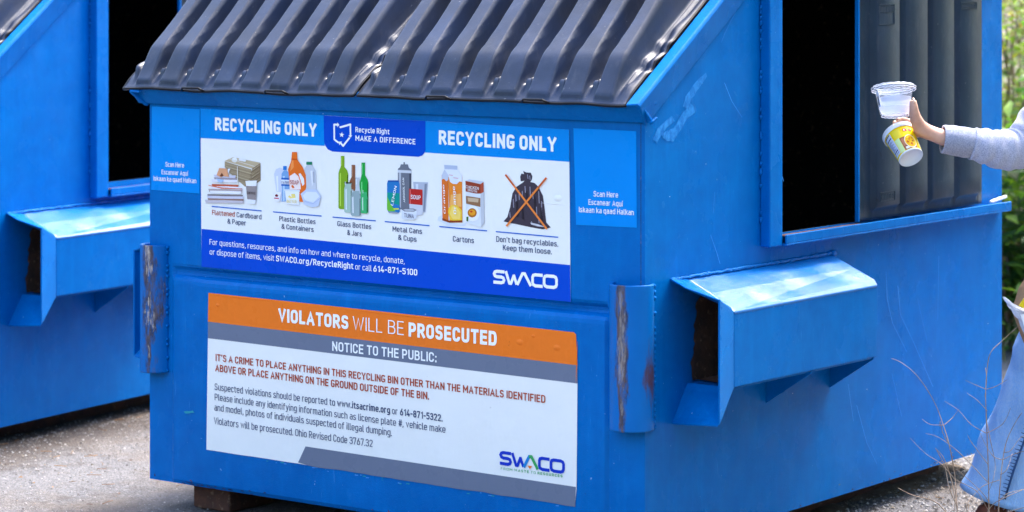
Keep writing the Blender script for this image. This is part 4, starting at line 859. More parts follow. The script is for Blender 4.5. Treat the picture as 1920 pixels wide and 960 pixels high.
# ------------------------------------------------------------------ person
def skin_mat():
    t = NT('skin'); c = t.mix(t.ramp(t.noise(30, 4), [(.35, 0.), (.7, 1.)]), (.56, .30, .21), (.66, .39, .29))
    t.set(c, .5, Subsurface_Weight=.12); t.b.inputs['Subsurface Radius'].default_value = (.01, .004, .002); t.bump(t.noise(160, 3), .15, .001); return t.m
SKIN = skin_mat()
def knit():
    t = NT('heather_knit'); c = t.mix(t.ramp(t.noise(300, 3, .7, (1, 1, 1)), [(.38, 0.), (.62, 1.)]), (.27, .30, .44), (.50, .52, .66))
    t.set(c, .95, Sheen_Weight=.4); t.bump(t.math('ADD', t.noise(420, 3), t.math('MULTIPLY', t.noise(40, 4), 1.)), .7, .002); return t.m
KNIT = knit()
def denim():
    t = NT('denim'); c = t.mix(t.ramp(t.noise(4, 4, .6), [(.3, 0.), (.7, 1.)]), (.16, .38, .74), (.27, .52, .90))
    f = t.ramp(t.noise(420, 2, .6, (1, 1, .35)), [(.35, 0.), (.65, 1.)]); c = t.mix(t.math('MULTIPLY', f, .45), c, (.50, .62, .80)); wr = t.ramp(t.noise(9, 5, .7, (2, 2, .5), .6), [(.5, 0.), (.7, 1.)]); c = t.mix(t.math('MULTIPLY', wr, .4), c, (.46, .62, .86)); dkk = t.ramp(t.noise(5, 4, .6, (1.5, 1.5, .5), off=(4, 4, 4)), [(.52, 0.), (.7, 1.)]); c = t.mix(t.math('MULTIPLY', dkk, .4), c, (.14, .27, .55))
    t.set(c, .9); t.bump(t.math('ADD', t.noise(500, 2), t.math('MULTIPLY', t.noise(16, 4, .6, (2, 2, .6)), 7.)), .6, .0016); return t.m
DENIM = denim(); SEAM = plain((52, 84, 132), .9, 'denim_seam'); FRAY = plain((214, 222, 236), .95, 'frayed_thread')

def skinned(name, nodes, edges, root, parent, mat, sub=2):
    me = bpy.data.meshes.new(name); keys = list(nodes); idx = {k: i for i, k in enumerate(keys)}
    me.from_pydata([tuple(nodes[k][0]) for k in keys], [(idx[a], idx[b]) for a, b in edges], [])
    o = bpy.data.objects.new(name, me); col.objects.link(o)
    o.modifiers.new('s', 'SKIN'); md = o.modifiers.new('u', 'SUBSURF'); md.levels = md.render_levels = sub
    sv = me.skin_vertices[0].data
    for k in keys:
        r = nodes[k][1]; sv[idx[k]].radius = (r, r) if isinstance(r, (int, float)) else r; sv[idx[k]].use_root = (k == root)
    dg = bpy.context.evaluated_depsgraph_get(); dg.update()
    m2 = bpy.data.meshes.new_from_object(o.evaluated_get(dg)); bpy.data.objects.remove(o)
    m2.materials.clear(); m2.materials.append(mat); m2.polygons.foreach_set('use_smooth', [True] * len(m2.polygons)); m2.name = name
    o = bpy.data.objects.new(name, m2); col.objects.link(o); o.parent = parent; return o
DH = 7.66
foot = at(1905, 960, 7.98); foot.z = GZ
person = empty('person', (foot.x, foot.y, 0))
tag(person, 'person in lilac sweater and light jeans reaching in from the right edge with recyclables', 'person')
PO = Vector((foot.x, foot.y, 0))
def A(u, v, d): return at(u, v, d) - PO
N = {}
N['pelvis'] = (A(2052, 520, 7.96), .125); N['waist'] = (A(2056, 400, 7.96), .11); N['chest'] = (A(2050, 230, 7.96), .13); N['neck0'] = (A(2046, 92, 7.96), .065); N['neck1'] = (A(2040, 50, 7.96), .052)
N['head0'] = (A(2030, 10, 7.96), .075); N['head1'] = (A(2028, -40, 7.96), .092); N['head2'] = (A(2030, -80, 7.96), .07); N['nose'] = (A(1968, -20, 7.96), .012)
N['shL'] = (A(2030, 125, 7.80), .055); N['elL'] = (A(1915, 283, 7.72), .040); N['faL'] = (A(1840, 270, 7.68), .037); N['wrL'] = (A(1772, 260, 7.665), (.030, .026)); N['wrL2'] = (A(1750, 253, 7.66), (.027, .023))
N['palm'] = (A(1731, 246, 7.675), (.032, .021)); N['mc'] = (A(1722, 243, 7.69), (.030, .017))
F = {'i': [(1713, 232, 7.695), (1701, 226, 7.715), (1689, 224, 7.72), (1681, 225, 7.71)], 'm': [(1713, 239, 7.705), (1698, 234, 7.73), (1684, 231, 7.73), (1674, 230, 7.715)],
     'r': [(1716, 246, 7.715), (1704, 246, 7.75), (1692, 249, 7.76), (1683, 253, 7.755)], 'l': [(1720, 253, 7.715), (1710, 257, 7.75), (1700, 262, 7.765), (1692, 266, 7.76)]}
E_ = [('pelvis', 'waist'), ('waist', 'chest'), ('chest', 'neck0'), ('neck0', 'neck1'), ('neck1', 'head0'), ('head0', 'head1'), ('head1', 'head2'), ('head0', 'nose'), ('chest', 'shL'), ('shL', 'elL'), ('elL', 'faL'), ('faL', 'wrL'), ('wrL', 'wrL2'), ('wrL2', 'palm'), ('palm', 'mc')]
for k, pts in F.items():
    prev = 'mc'
    for j, p in enumerate(pts):
        N[k + str(j)] = (A(*p), (.0098, .0088, .0080, .0066)[j] * (.88 if k == 'l' else 1)); E_.append((prev, k + str(j))); prev = k + str(j)
T = [(1722, 234, 7.640), (1715, 218, 7.612), (1713, 202, 7.600), (1712, 186.5, 7.602)]
prev = 'palm'
for j, p in enumerate(T):
    N['t' + str(j)] = (A(*p), (.021, .0172, .0135, .0100)[j]); E_.append((prev, 't' + str(j))); prev = 't' + str(j)
# right arm, hanging with the bag
N['shR'] = (A(2062, 125, 8.12), .055); N['elR'] = (A(2035, 330, 8.02), .042); N['wrR'] = (A(1985, 480, 7.86), .027); N['paR'] = (A(1965, 512, 7.82), (.030, .018))
E_ += [('chest', 'shR'), ('shR', 'elR'), ('elR', 'wrR'), ('wrR', 'paR')]
for k, (du, dv, dd) in enumerate(((-14, 12, -.02), (-10, 18, 0), (-4, 21, .015), (3, 20, .03))):
    N[f'R{k}a'] = (A(1965 + du, 512 + dv, 7.82 + dd), .009); N[f'R{k}b'] = (A(1965 + du - 7, 512 + dv + 16, 7.81 + dd), .008); N[f'R{k}c'] = (A(1965 + du + 2, 512 + dv + 26, 7.80 + dd), .007)
    E_ += [('paR', f'R{k}a'), (f'R{k}a', f'R{k}b'), (f'R{k}b', f'R{k}c')]
N['Rt'] = (A(1948, 512, 7.80), .010); N['Rt2'] = (A(1940, 526, 7.79), .008); E_ += [('paR', 'Rt'), ('Rt', 'Rt2')]
# legs and feet
N['hipL'] = (A(2035, 560, 7.88), .085); N['knL'] = (A(1975, 750, 7.92), .058); N['anL'] = (A(1912, 925, 7.98), .036); N['ftL'] = (A(1880, 950, 7.93), (.04, .028)); N['toL'] = (A(1845, 957, 7.89), (.034, .016))
N['hipR'] = (A(2070, 560, 8.05), .085); N['knR'] = (A(2075, 750, 8.08), .058); N['anR'] = (A(2085, 912, 8.12), .036); N['ftR'] = (A(2052, 935, 8.08), (.04, .028)); N['toR'] = (A(2020, 940, 8.05), (.034, .016))
E_ += [('pelvis', 'hipL'), ('hipL', 'knL'), ('knL', 'anL'), ('anL', 'ftL'), ('ftL', 'toL'), ('pelvis', 'hipR'), ('hipR', 'knR'), ('knR', 'anR'), ('anR', 'ftR'), ('ftR', 'toR')]
body = skinned('body', N, E_, 'pelvis', person, SKIN, 3)
nail = MB(); c = None
nail.tube([A(1713.6, 193, 7.588), A(1713.2, 188, 7.5895), A(1712.6, 183.5, 7.592)], [.003, .0046, .0035], plain((232, 196, 180), .25, 'nail'), 8, flat=.5).build('fingernail', person)
# hair
hr = MB(); hc = A(2036, -50, 7.96)
rows = []
for i in range(11):
    ph = math.pi * i / 10; z = .125 * math.cos(ph) - (.12 * (i / 10) ** 2); rad = .112 * math.sin(ph) ** .7 if i < 10 else .06
    rows.append([hc + RT * (rad * math.cos(a) * 1.0 + .012) + FW * (rad * math.sin(a) * .9) + UP * (z + .03) for a in [R(-128 + 256 * k / 16) for k in range(17)]])
HAIR = plain((70, 48, 34), .6, 'hair'); hr.grid(rows, HAIR).build('hair', person, solid=.012)
# sweater: sleeve with ribbed cuff, torso, other sleeve
def ringtube(mb, pts, rad, mat, n=40, amp=.0, seed=0, fl=.9, ribs=0, ramp=0, sub=5):
    P_ = []; Rr = []
    for i in range(len(pts) - 1):
        for j in range(sub):
            t = j / sub
            p0 = pts[max(i - 1, 0)]; p1 = pts[i]; p2 = pts[i + 1]; p3 = pts[min(i + 2, len(pts) - 1)]
            P_.append(.5 * ((2 * p1) + (p2 - p0) * t + (2 * p0 - 5 * p1 + 4 * p2 - p3) * t * t + (3 * p1 - p0 - 3 * p2 + p3) * t ** 3)); Rr.append(rad[i] + (rad[i + 1] - rad[i]) * (t * t * (3 - 2 * t)))
    P_.append(pts[-1]); Rr.append(rad[-1]); rows = []; 
    t0 = (P_[1] - P_[0]).normalized(); u = t0.cross(FW).normalized()
    for i, p in enumerate(P_):
        t = (P_[min(i + 1, len(P_) - 1)] - P_[max(i - 1, 0)]).normalized(); u = (u - t * u.dot(t)).normalized(); w_ = t.cross(u); r = []
        for k in range(n):
            a = 2 * math.pi * k / n; rr = Rr[i] * (1 + amp * fn(p.x * 10 + math.cos(a) * .8, p.z * 14 + math.sin(a) * .8, seed, 1.6) + amp * .6 * math.sin(i * 1.1 + 2.2 * fn(math.cos(a), math.sin(a), i * .12 + seed, 1.1)))
            if ribs: rr += ramp * (1 if k % 2 else -1)
            r.append(p + (u * math.cos(a) + w_ * math.sin(a) * fl) * rr)
        rows.append(r)
    mb.grid(rows, mat, closed=True); return mb
sw = MB()
ringtube(sw, [A(1822, 269, 7.675), A(1850, 275, 7.68), A(1885, 281, 7.70), A(1915, 272, 7.72), A(1950, 232, 7.74), A(2005, 150, 7.78), A(2040, 118, 7.82)], [.0445, .050, .058, .060, .068, .078, .070], KNIT, 48, .07, 2, sub=9)
ringtube(sw, [A(2056, 440, 7.96), A(2056, 400, 7.96), A(2052, 240, 7.96), A(2048, 120, 7.96), A(2046, 88, 7.96)], [.165, .16, .175, .15, .075], KNIT, 40, .05, 5)
ringtube(sw, [A(2060, 125, 8.10), A(2045, 300, 8.03), A(1998, 450, 7.88)], [.075, .062, .045], KNIT, 32, .07, 7)
swo = sw.build('sweater', person, solid=.003)
cf = MB(); ringtube(cf, [A(1767, 261, 7.663), A(1785, 263, 7.665), A(1806, 266.5, 7.67), A(1823, 269, 7.675)], [.0390, .0415, .0425, .0420], KNIT, 110, .02, 3, ribs=1, ramp=.0017, sub=6); cf.build('cuff', swo, solid=.003)
# jeans, wide flared legs with a seam down the outside and a frayed hem
jn = MB()
LEGL = [A(2030, 470, 7.90), A(2012, 560, 7.90), A(1984, 660, 7.91), A(1954, 750, 7.92), A(1922, 850, 7.94), A(1899, 935, 7.96)]; LRL = [.150, .138, .128, .126, .140, .156]
ringtube(jn, LEGL, LRL, DENIM, 64, .045, 11, sub=6, fl=.75)
ringtube(jn, [A(2065, 480, 8.04), A(2068, 600, 8.06), A(2072, 750, 8.08), A(2080, 920, 8.12)], [.15, .13, .13, .16], DENIM, 40, .05, 13, fl=.75)
ringtube(jn, [A(2055, 400, 7.96), A(2055, 450, 7.96), A(2053, 520, 7.96)], [.14, .155, .16], DENIM, 40, .02, 15)
jo = jn.build('jeans', person, solid=.002)
sm = MB(); sp_ = [A(1962, 700, 7.80), A(1948, 750, 7.812), A(1930, 800, 7.818), A(1912, 850, 7.822), A(1898, 890, 7.828), A(1884, 936, 7.838)]
sm.tube(sp_, .0032, SEAM, 6)
for i in range(34):
    t = i / 33 * (len(sp_) - 1); k = min(int(t), len(sp_) - 2); p = sp_[k].lerp(sp_[k + 1], t - k) - FW * .001
    sm.tube([p - RT * .004, p - RT * (.012 + .008 * random.random()) + UP * .004], [.0018, .001], SEAM, 5)
sm.build('seam', jo)
fy = MB(); hp = A(1899, 935, 7.96); tl = (LEGL[-1] - LEGL[-2]).normalized(); u0 = tl.cross(FW).normalized(); w0 = tl.cross(u0)
for i in range(220):
    a = random.random() * 6.283; p = hp + (u0 * math.cos(a) + w0 * math.sin(a) * .75) * (.156 + random.uniform(-.004, .002))
    fy.tube([p - tl * .004, p + tl * random.uniform(.004, .014) + Vector((random.uniform(-.004, .004), random.uniform(-.004, .004), 0))], [.0006, .0004], FRAY, 3)
fy.build('frayed_hem', jo)
sh = MB(); LEA = plain((104, 58, 40), .55, 'brown_leather')
for k_, (an, ft_, to) in enumerate((('anL', 'ftL', 'toL'), ('anR', 'ftR', 'toR'))):
    a_, b_, c_ = N[an][0], N[ft_][0], N[to][0]
    a2 = Vector((a_.x, a_.y, GZ + .045)) + RT * .03; b2 = Vector((b_.x, b_.y, GZ + .045)); c2 = Vector((c_.x, c_.y, GZ + .028))
    sh2 = MB(); sh2.tube([a2 + RT * .03, a2, b2, c2, c2 - RT * .025], [.028, .042, .046, .034, .012], LEA, 14, flat=.95); sh2.build('shoe', person)

# ------------------------------------------------------------------ things in the hand
def glassy():
    t = NT('clear_plastic'); t.set((.80, .86, .98), .06, Alpha=.20, Specular_IOR_Level=1.0)
    t.bump(t.noise(60, 3), .04, .001); return t.m
CLEAR = glassy()
def frame_of(axis):
    ax = axis.normalized(); x = ax.cross(Vector((0, 0, 1)) if abs(ax.z) < .95 else FW).normalized(); y = ax.cross(x); return ax, x, y
def lathe(mb, base, ax, x, y, prof, mat, n=48, a0=0, a1=360, smooth=True):
    rows = [[base + ax * h + (x * math.cos(R(a0 + (a1 - a0) * k / n)) + y * math.sin(R(a0 + (a1 - a0) * k / n))) * r for k in range(n + 1)] for r, h in prof]
    return mb.grid(rows, mat, smooth)
cpos = at(1679, 218, DH); cax = (UP * 1.0 - RT * .035 + FW * .24).normalized()   # bottom centre, axis upward
X_ = (RT - cax * RT.dot(cax)).normalized(); Y_ = cax.cross(X_)
cax = cax * 1.10; X_ = X_ * 1.03; Y_ = Y_ * 1.03
cont = empty('deli_container', cpos); tag(cont, 'clear round plastic tub with lid held above the yellow cup', 'plastic container')
Z0 = Vector((0, 0, 0))
mb = MB(); lathe(mb, Z0, cax, X_, Y_, [(.0, .004), (.012, .003), (.022, .0045), (.030, .003), (.036, .000), (.0395, .002), (.043, .010), (.0455, .022), (.049, .050), (.0525, .066), (.0535, .073), (.058, .075)], CLEAR)
mb.build('tub', cont)
mb = MB(); lathe(mb, Z0, cax, X_, Y_, [(.0, .072), (.046, .072), (.050, .078), (.055, .0805), (.060, .079), (.0625, .0745), (.0625, .070), (.0595, .0685)], CLEAR)
mb.build('lid', cont)
RIMM = plain((214, 222, 238), .2, 'plastic_rim_edge')
mb = MB()
for rr, hh, th in ((.0622, .0695, .0009), (.0628, .0755, .0008), (.0560, .0808, .0007), (.0500, .0790, .0006), (.0395, .0015, .0009), (.0300, .0030, .0005), (.0455, .0230, .0004), (.0525, .0660, .0006)):
    mb.tube([Z0 + cax * (hh + .0008 * math.sin(k * 2.1)) + (X_ * math.cos(k * math.pi / 24) + Y_ * math.sin(k * math.pi / 24)) * rr for k in range(49)], th, RIMM, 5)
mb.build('moulded_ring', cont)
# printed label wrapped on the left, frosted paper inside
def conepatch(mb, axd, x, y, r0, h0, r1, h1, a0, a1, mat, off, n=10, z=Z0):
    def rr(h): return r0 + (r1 - r0) * (h - h0) / (h1 - h0)
    def q(ta, tb, ha, hb): lathe(mb, z, axd, x, y, [(rr(ha) + off, ha), (rr(hb) + off, hb)], mat, n, ta, tb, False)
    return q
mb = MB(); PAP = plain((226, 230, 242), .6, 'label_paper')
q = conepatch(mb, cax, X_, Y_, .0455, .022, .0525, .066, 0, 0, PAP, .0007); q(192, 206, .022, .064)
mb.build('price_label', cont)
mb = MB(); BLK = plain((24, 24, 40), .5, 'black_ink')
for i in range(7): conepatch(mb, cax, X_, Y_, .0455, .022, .0525, .066, 0, 0, BLK, .0010, 3)(194, 204, .028 + i * .0034, .0300 + i * .0034)
mb.build('barcode', cont)
def frosted():
    t = NT('frosted_plastic'); t.set((.72, .77, .95), .35, Alpha=.62); return t.m
mb = MB(); lathe(mb, Z0, cax, X_, Y_, [(.0, .0055), (.037, .0065), (.0435, .022), (.047, .048)], frosted(), 48); mb.build('frosted_insert', cont)

# yellow paper cup with white lid, tipped
ctop = at(1684, 247, 7.665); cbot = at(1708.5, 296, 7.62)
ax = (ctop - cbot).normalized(); ax = (ax * .93 + FW * .30).normalized()
Xc = (RT - ax * RT.dot(ax)).normalized(); Yc = ax.cross(Xc)
H = .099
cup = empty('food_cup', cbot); tag(cup, 'yellow paper food cup with white lid, tipped, held below the clear tub', 'paper cup')
YEL = plain((250, 214, 10), .3, 'yellow_print'); WPL = plain((232, 234, 240), .35, 'white_plastic')
mb = MB(); lathe(mb, Z0, ax, Xc, Yc, [(.0, .006), (.0345, .006), (.0350, .000), (.0362, .0005), (.0365, .004), (.0368, .0045)], WPL); lathe(mb, Z0, ax, Xc, Yc, [(.0366, .0045), (.0450, H - .008)], YEL); mb.build('cup_body', cup)
mb = MB(); lathe(mb, Z0, ax, Xc, Yc, [(.0462, H - .014), (.0478, H - .013), (.0484, H - .001), (.0470, H + .002), (.0430, H + .002), (.0425, H), (0, H)], WPL); mb.build('cup_lid', cup)
def cp(ha, hb, ta, tb, mat, lay, n=8, nm=None):
    rr = lambda h: .0366 + (.0450 - .0366) * (h - .0045) / (H - .0125) + .0002 * lay
    lathe(nm, Z0, ax, Xc, Yc, [(rr(ha), ha), (rr((ha + hb) / 2), (ha + hb) / 2), (rr(hb), hb)], mat, n, ta, tb, True)
# find the angle that faces the camera
face = math.degrees(math.atan2((-FW).dot(Yc), (-FW).dot(Xc)))
def TH(f): return face + f * (1 if True else 0)
sgn = 1 if ((Xc * math.cos(R(face + 90)) + Yc * math.sin(R(face + 90))).dot(RT) > 0) else -1
def th(f): return face + sgn * f
mb = MB(); cp(.010, .082, th(-78), th(-38), plain((206, 212, 232), .4), 1, nm=mb)
for ha, hb in ((.078, .081), (.066, .069), (.022, .025), (.016, .0172)): cp(ha, hb, th(-74), th(-42), BLK, 2, nm=mb)
for i in range(11): cp(.029 + i * .0030, .0301 + i * .0030, th(-72), th(-44 - 8 * (i % 3)), plain((96, 100, 130), .5), 2, nm=mb)
mb.build('nutrition_panel', cup)
mb = MB(); cp(.006, .052, th(-36), th(-14), plain((214, 232, 160), .4), 1, nm=mb); cp(.052, .080, th(-30), th(2), plain((246, 220, 60), .4), 1, nm=mb)
cp(.006, .050, th(-13), th(48), plain((150, 84, 60), .4), 1, nm=mb); cp(.020, .046, th(-10), th(2), plain((186, 120, 90), .4), 2, nm=mb)
cp(.008, .016, th(-6), th(12), plain((236, 226, 210), .4), 2, nm=mb)
mb.build('printed_band', cup)
def blob(nm, h, t, rh, rt_, mat, lay, n=16):
    rr = lambda hh: .0366 + (.0450 - .0366) * (hh - .0045) / (H - .0125) + .0002 * lay
    pts = []
    for k in range(n):
        a = 2 * math.pi * k / n; hh = h + rh * math.sin(a); tt_ = th(t + rt_ * math.cos(a)); pts.append(ax * hh + (Xc * math.cos(R(tt_)) + Yc * math.sin(R(tt_))) * rr(hh))
    c_ = ax * h + (Xc * math.cos(R(th(t))) + Yc * math.sin(R(th(t)))) * rr(h)
    nm.add([c_] + pts, [(0, k + 1, (k + 1) % n + 1) for k in range(n)], mat, True)
mb = MB(); blob(mb, .030, 26, .024, 26, plain((236, 226, 200), .4), 3); blob(mb, .030, 26, .021, 23, plain((250, 190, 20), .4), 4); 
for i in range(16): blob(mb, .030 + random.uniform(-.014, .014), 26 + random.uniform(-14, 14), .004, 4, plain(random.choice(((236, 150, 20), (255, 214, 40), (214, 110, 20))), .4), 5 + .1 * i, 7)
mb.build('printed_bowl', cup)
mb = MB(); cp(.066, .076, th(14), th(30), plain((206, 36, 40), .4), 3, nm=mb); cp(.066, .074, th(36), th(50), plain((206, 36, 40), .4), 3, nm=mb); cp(.068, .074, th(17), th(21), V_LET, 4, nm=mb); mb.build('red_mark', cup)

# ------------------------------------------------------------------ bag and carton in the other hand
mb = MB(); KRAFT = plain((168, 132, 100), .8, 'kraft_paper')
def crum(ptsL, ptsR, mat, th_, amp, seed, nm, nx=10, per=4):
    rows = []
    for i in range(len(ptsL) - 1):
        for j in range(per):
            t = j / per; a = ptsL[i].lerp(ptsL[i + 1], t); b = ptsR[i].lerp(ptsR[i + 1], t); r = []
            for side in (1, -1):
                for k in range(nx):
                    s = k / nx if side == 1 else 1 - k / nx
                    p = a.lerp(b, s); bul = math.sin(math.pi * s) ** .6 * th_
                    r.append(p - FW * side * (bul + .002) + Vector((fn(s * 3, i + t, seed, 1.7), fn(s * 3, i + t, seed + 5, 1.7), fn(s * 3, i + t, seed + 9, 1.7))) * amp)
            rows.append(r)
    nm.grid(rows, mat, False, closed=True)
kp = at(1925, 640, 7.78)
pk = MB(); crum([at(1921, 520, 7.80) - kp, at(1908, 545, 7.80) - kp, at(1899, 572, 7.80) - kp, at(1900, 592, 7.80) - kp, at(1925, 660, 7.80) - kp], [at(1960, 522, 7.80) - kp, at(1958, 545, 7.80) - kp, at(1958, 570, 7.80) - kp, at(1962, 600, 7.80) - kp, at(1970, 660, 7.80) - kp], KRAFT, .03, .003, 2, pk)
pko = pk.build('paper_bag', loc=kp); tag(pko, 'tan paper bag at the right edge, tucked into the clear plastic bag', 'paper bag')
PB = NT('thin_plastic'); PB.set((.80, .84, .95), .22, Transmission_Weight=.35, Alpha=.78); PB.bump(PB.noise(45, 5, .7), .9, .006)
pb = MB(); crum([at(1882, 558, 7.73) - kp, at(1890, 574, 7.73) - kp, at(1902, 590, 7.73) - kp, at(1912, 610, 7.73) - kp, at(1935, 660, 7.74) - kp], [at(1888, 560, 7.73) - kp, at(1915, 578, 7.73) - kp, at(1958, 584, 7.73) - kp, at(1962, 610, 7.73) - kp, at(1965, 660, 7.74) - kp], PB.m, .014, .007, 4, pb, 8, 5)
pbo = pb.build('plastic_bag', loc=kp); tag(pbo, 'crumpled clear plastic bag with a pointed corner at the right edge above the jeans', 'plastic bag')
mb = MB(); mb.prism([at(1911, 574, 7.70) - kp, at(1920, 560, 7.70) - kp, at(1950, 566, 7.70) - kp, at(1945, 590, 7.70) - kp], FW * .01, plain((236, 206, 40), .4)); mb.prism([at(1914, 590, 7.698) - kp, at(1950, 594, 7.698) - kp, at(1950, 620, 7.698) - kp, at(1922, 616, 7.698) - kp], FW * .01, plain((238, 240, 246), .4)); mb.build('printed_patch', pbo)

# ------------------------------------------------------------------ dry weeds in front
STK = NT('dry_stalk'); STK.set(STK.mix(STK.ramp(STK.noise(30, 3), [(.3, 0.), (.7, 1.)]), (.20, .13, .09), (.42, .32, .24)), .8)
def weed(rootpx, stems, d, lab, rr=.0018):
    base = at(*rootpx, d); base.z = GZ
    o = empty('dry_weed', base); tag(o, lab, 'dry weed', 'dry weeds in front of the jeans')
    for st in stems:
        pts = []; dd = d + random.uniform(-.06, .06); n0 = len(st)
        q = [at(u, v, dd + .03 * math.sin(i + u)) - base for i, (u, v) in enumerate(st)]
        # smooth
        for i in range(len(q) - 1):
            for j in range(4):
                t = j / 4; p0 = q[max(i - 1, 0)]; p1 = q[i]; p2 = q[i + 1]; p3 = q[min(i + 2, len(q) - 1)]
                pts.append(.5 * ((2 * p1) + (p2 - p0) * t + (2 * p0 - 5 * p1 + 4 * p2 - p3) * t * t + (3 * p1 - p0 - 3 * p2 + p3) * t ** 3))
        pts.append(q[-1]); L = len(pts); big = st[0][1] > 940
        r0 = rr if big else rr * .62
        mb = MB(); mb.tube(pts, [r0 * (1 - .62 * i / L) * (1.35 if (i % 9 == 4) else 1) for i in range(L)], STK.m, 5); mb.build('stem', o)
weed((1800, 1040), [[(1800, 1040), (1795, 960), (1790, 890), (1780, 835), (1768, 795), (1750, 750), (1720, 705), (1690, 680), (1671, 672)], [(1778, 830), (1768, 812), (1763, 790), (1762, 800)], [(1770, 797), (1786, 783), (1798, 767)], [(1770, 797), (1745, 796), (1729, 786)], [(1796, 965), (1785, 905), (1770, 860), (1755, 842)], [(1792, 900), (1830, 920), (1848, 948), (1870, 985)],
     [(1791, 900), (1765, 870), (1735, 850), (1706, 821)], [(1795, 950), (1780, 915), (1772, 875), (1765, 860), (1754, 840)], [(1800, 1000), (1760, 945), (1710, 928), (1684, 915)]], 7.45, 'leftmost dry weed, bare stalk arching left over the blue bin side')
weed((1852, 1045), [[(1852, 1045), (1854, 960), (1853, 880), (1850, 800), (1848, 740), (1851, 690), (1858, 660), (1880, 638), (1905, 615), (1912, 610)], [(1849, 730), (1830, 722), (1810, 713)], [(1849, 730), (1868, 724), (1888, 712)], [(1851, 770), (1832, 750), (1814, 738)], [(1849, 812), (1820, 795), (1798, 770), (1771, 752)], [(1850, 812), (1880, 795), (1895, 765)], [(1852, 870), (1822, 830), (1814, 815)],
     [(1853, 905), (1800, 850), (1760, 820), (1736, 813)], [(1850, 790), (1858, 830), (1866, 870), (1862, 900), (1852, 925)], [(1848, 690), (1850, 715), (1846, 745)], [(1854, 940), (1838, 920), (1800, 885), (1792, 880)]], 7.5, 'tall dry weed in the middle, side twigs crossing the light jeans')
weed((1880, 1045), [[(1870, 1045), (1872, 960), (1876, 900), (1882, 850), (1890, 820), (1905, 790), (1916, 774)], [(1879, 862), (1862, 855), (1846, 830), (1838, 812)], [(1880, 862), (1905, 850), (1925, 845)], [(1882, 848), (1895, 845), (1912, 822), (1930, 812)], [(1873, 940), (1890, 925), (1930, 915)], [(1874, 900), (1842, 912), (1818, 938)], [(1876, 890), (1888, 880), (1898, 850)]], 7.42, 'rightmost dry weed, forked stalks nearest the photo corner')
weed((1830, 1050), [[(1830, 1050), (1842, 985), (1858, 950), (1880, 935), (1925, 915)], [(1835, 1020), (1818, 970), (1812, 950), (1822, 930)], [(1795, 1040), (1792, 985), (1790, 950), (1792, 915)], [(1816, 1020), (1815, 975), (1816, 945)], [(1845, 980), (1875, 965), (1925, 950)]], 7.35, 'short pale dry weed low at the bottom right corner', .0016)

# ------------------------------------------------------------------ greenery behind
def leafmat(name, a, b, tr):
    t = NT(name); c = t.mix(t.ramp(t.noise(6, 3), [(.35, 0.), (.65, 1.)]), a, b)
    t.set(c, .42, Specular_IOR_Level=.4)
    tl_ = t.n('ShaderNodeBsdfTranslucent'); t.l(t.mix(1.0, c, tr, 'MULTIPLY'), tl_.inputs[0]); mx = t.n('ShaderNodeMixShader'); mx.inputs[0].default_value = .45
    t.l(t.b.outputs[0], mx.inputs[1]); t.l(tl_.outputs[0], mx.inputs[2]); t.l(mx.outputs[0], t.t.nodes['Material Output'].inputs[0]); return t.m
LM = [leafmat('leaf_fresh', (.14, .25, .03), (.24, .37, .05), (1.6, 1.6, .7)), leafmat('leaf_mid', (.07, .16, .025), (.12, .22, .04), (1.4, 1.6, .7)), leafmat('leaf_yellow', (.24, .27, .04), (.30, .30, .06), (1.5, 1.4, .6)), leafmat('leaf_broad', (.03, .085, .025), (.06, .13, .035), (1.3, 1.6, .8))]
TWIG = plain((128, 108, 92), .9, 'twig'); FLW = plain((240, 190, 20), .6, 'yellow_flower')
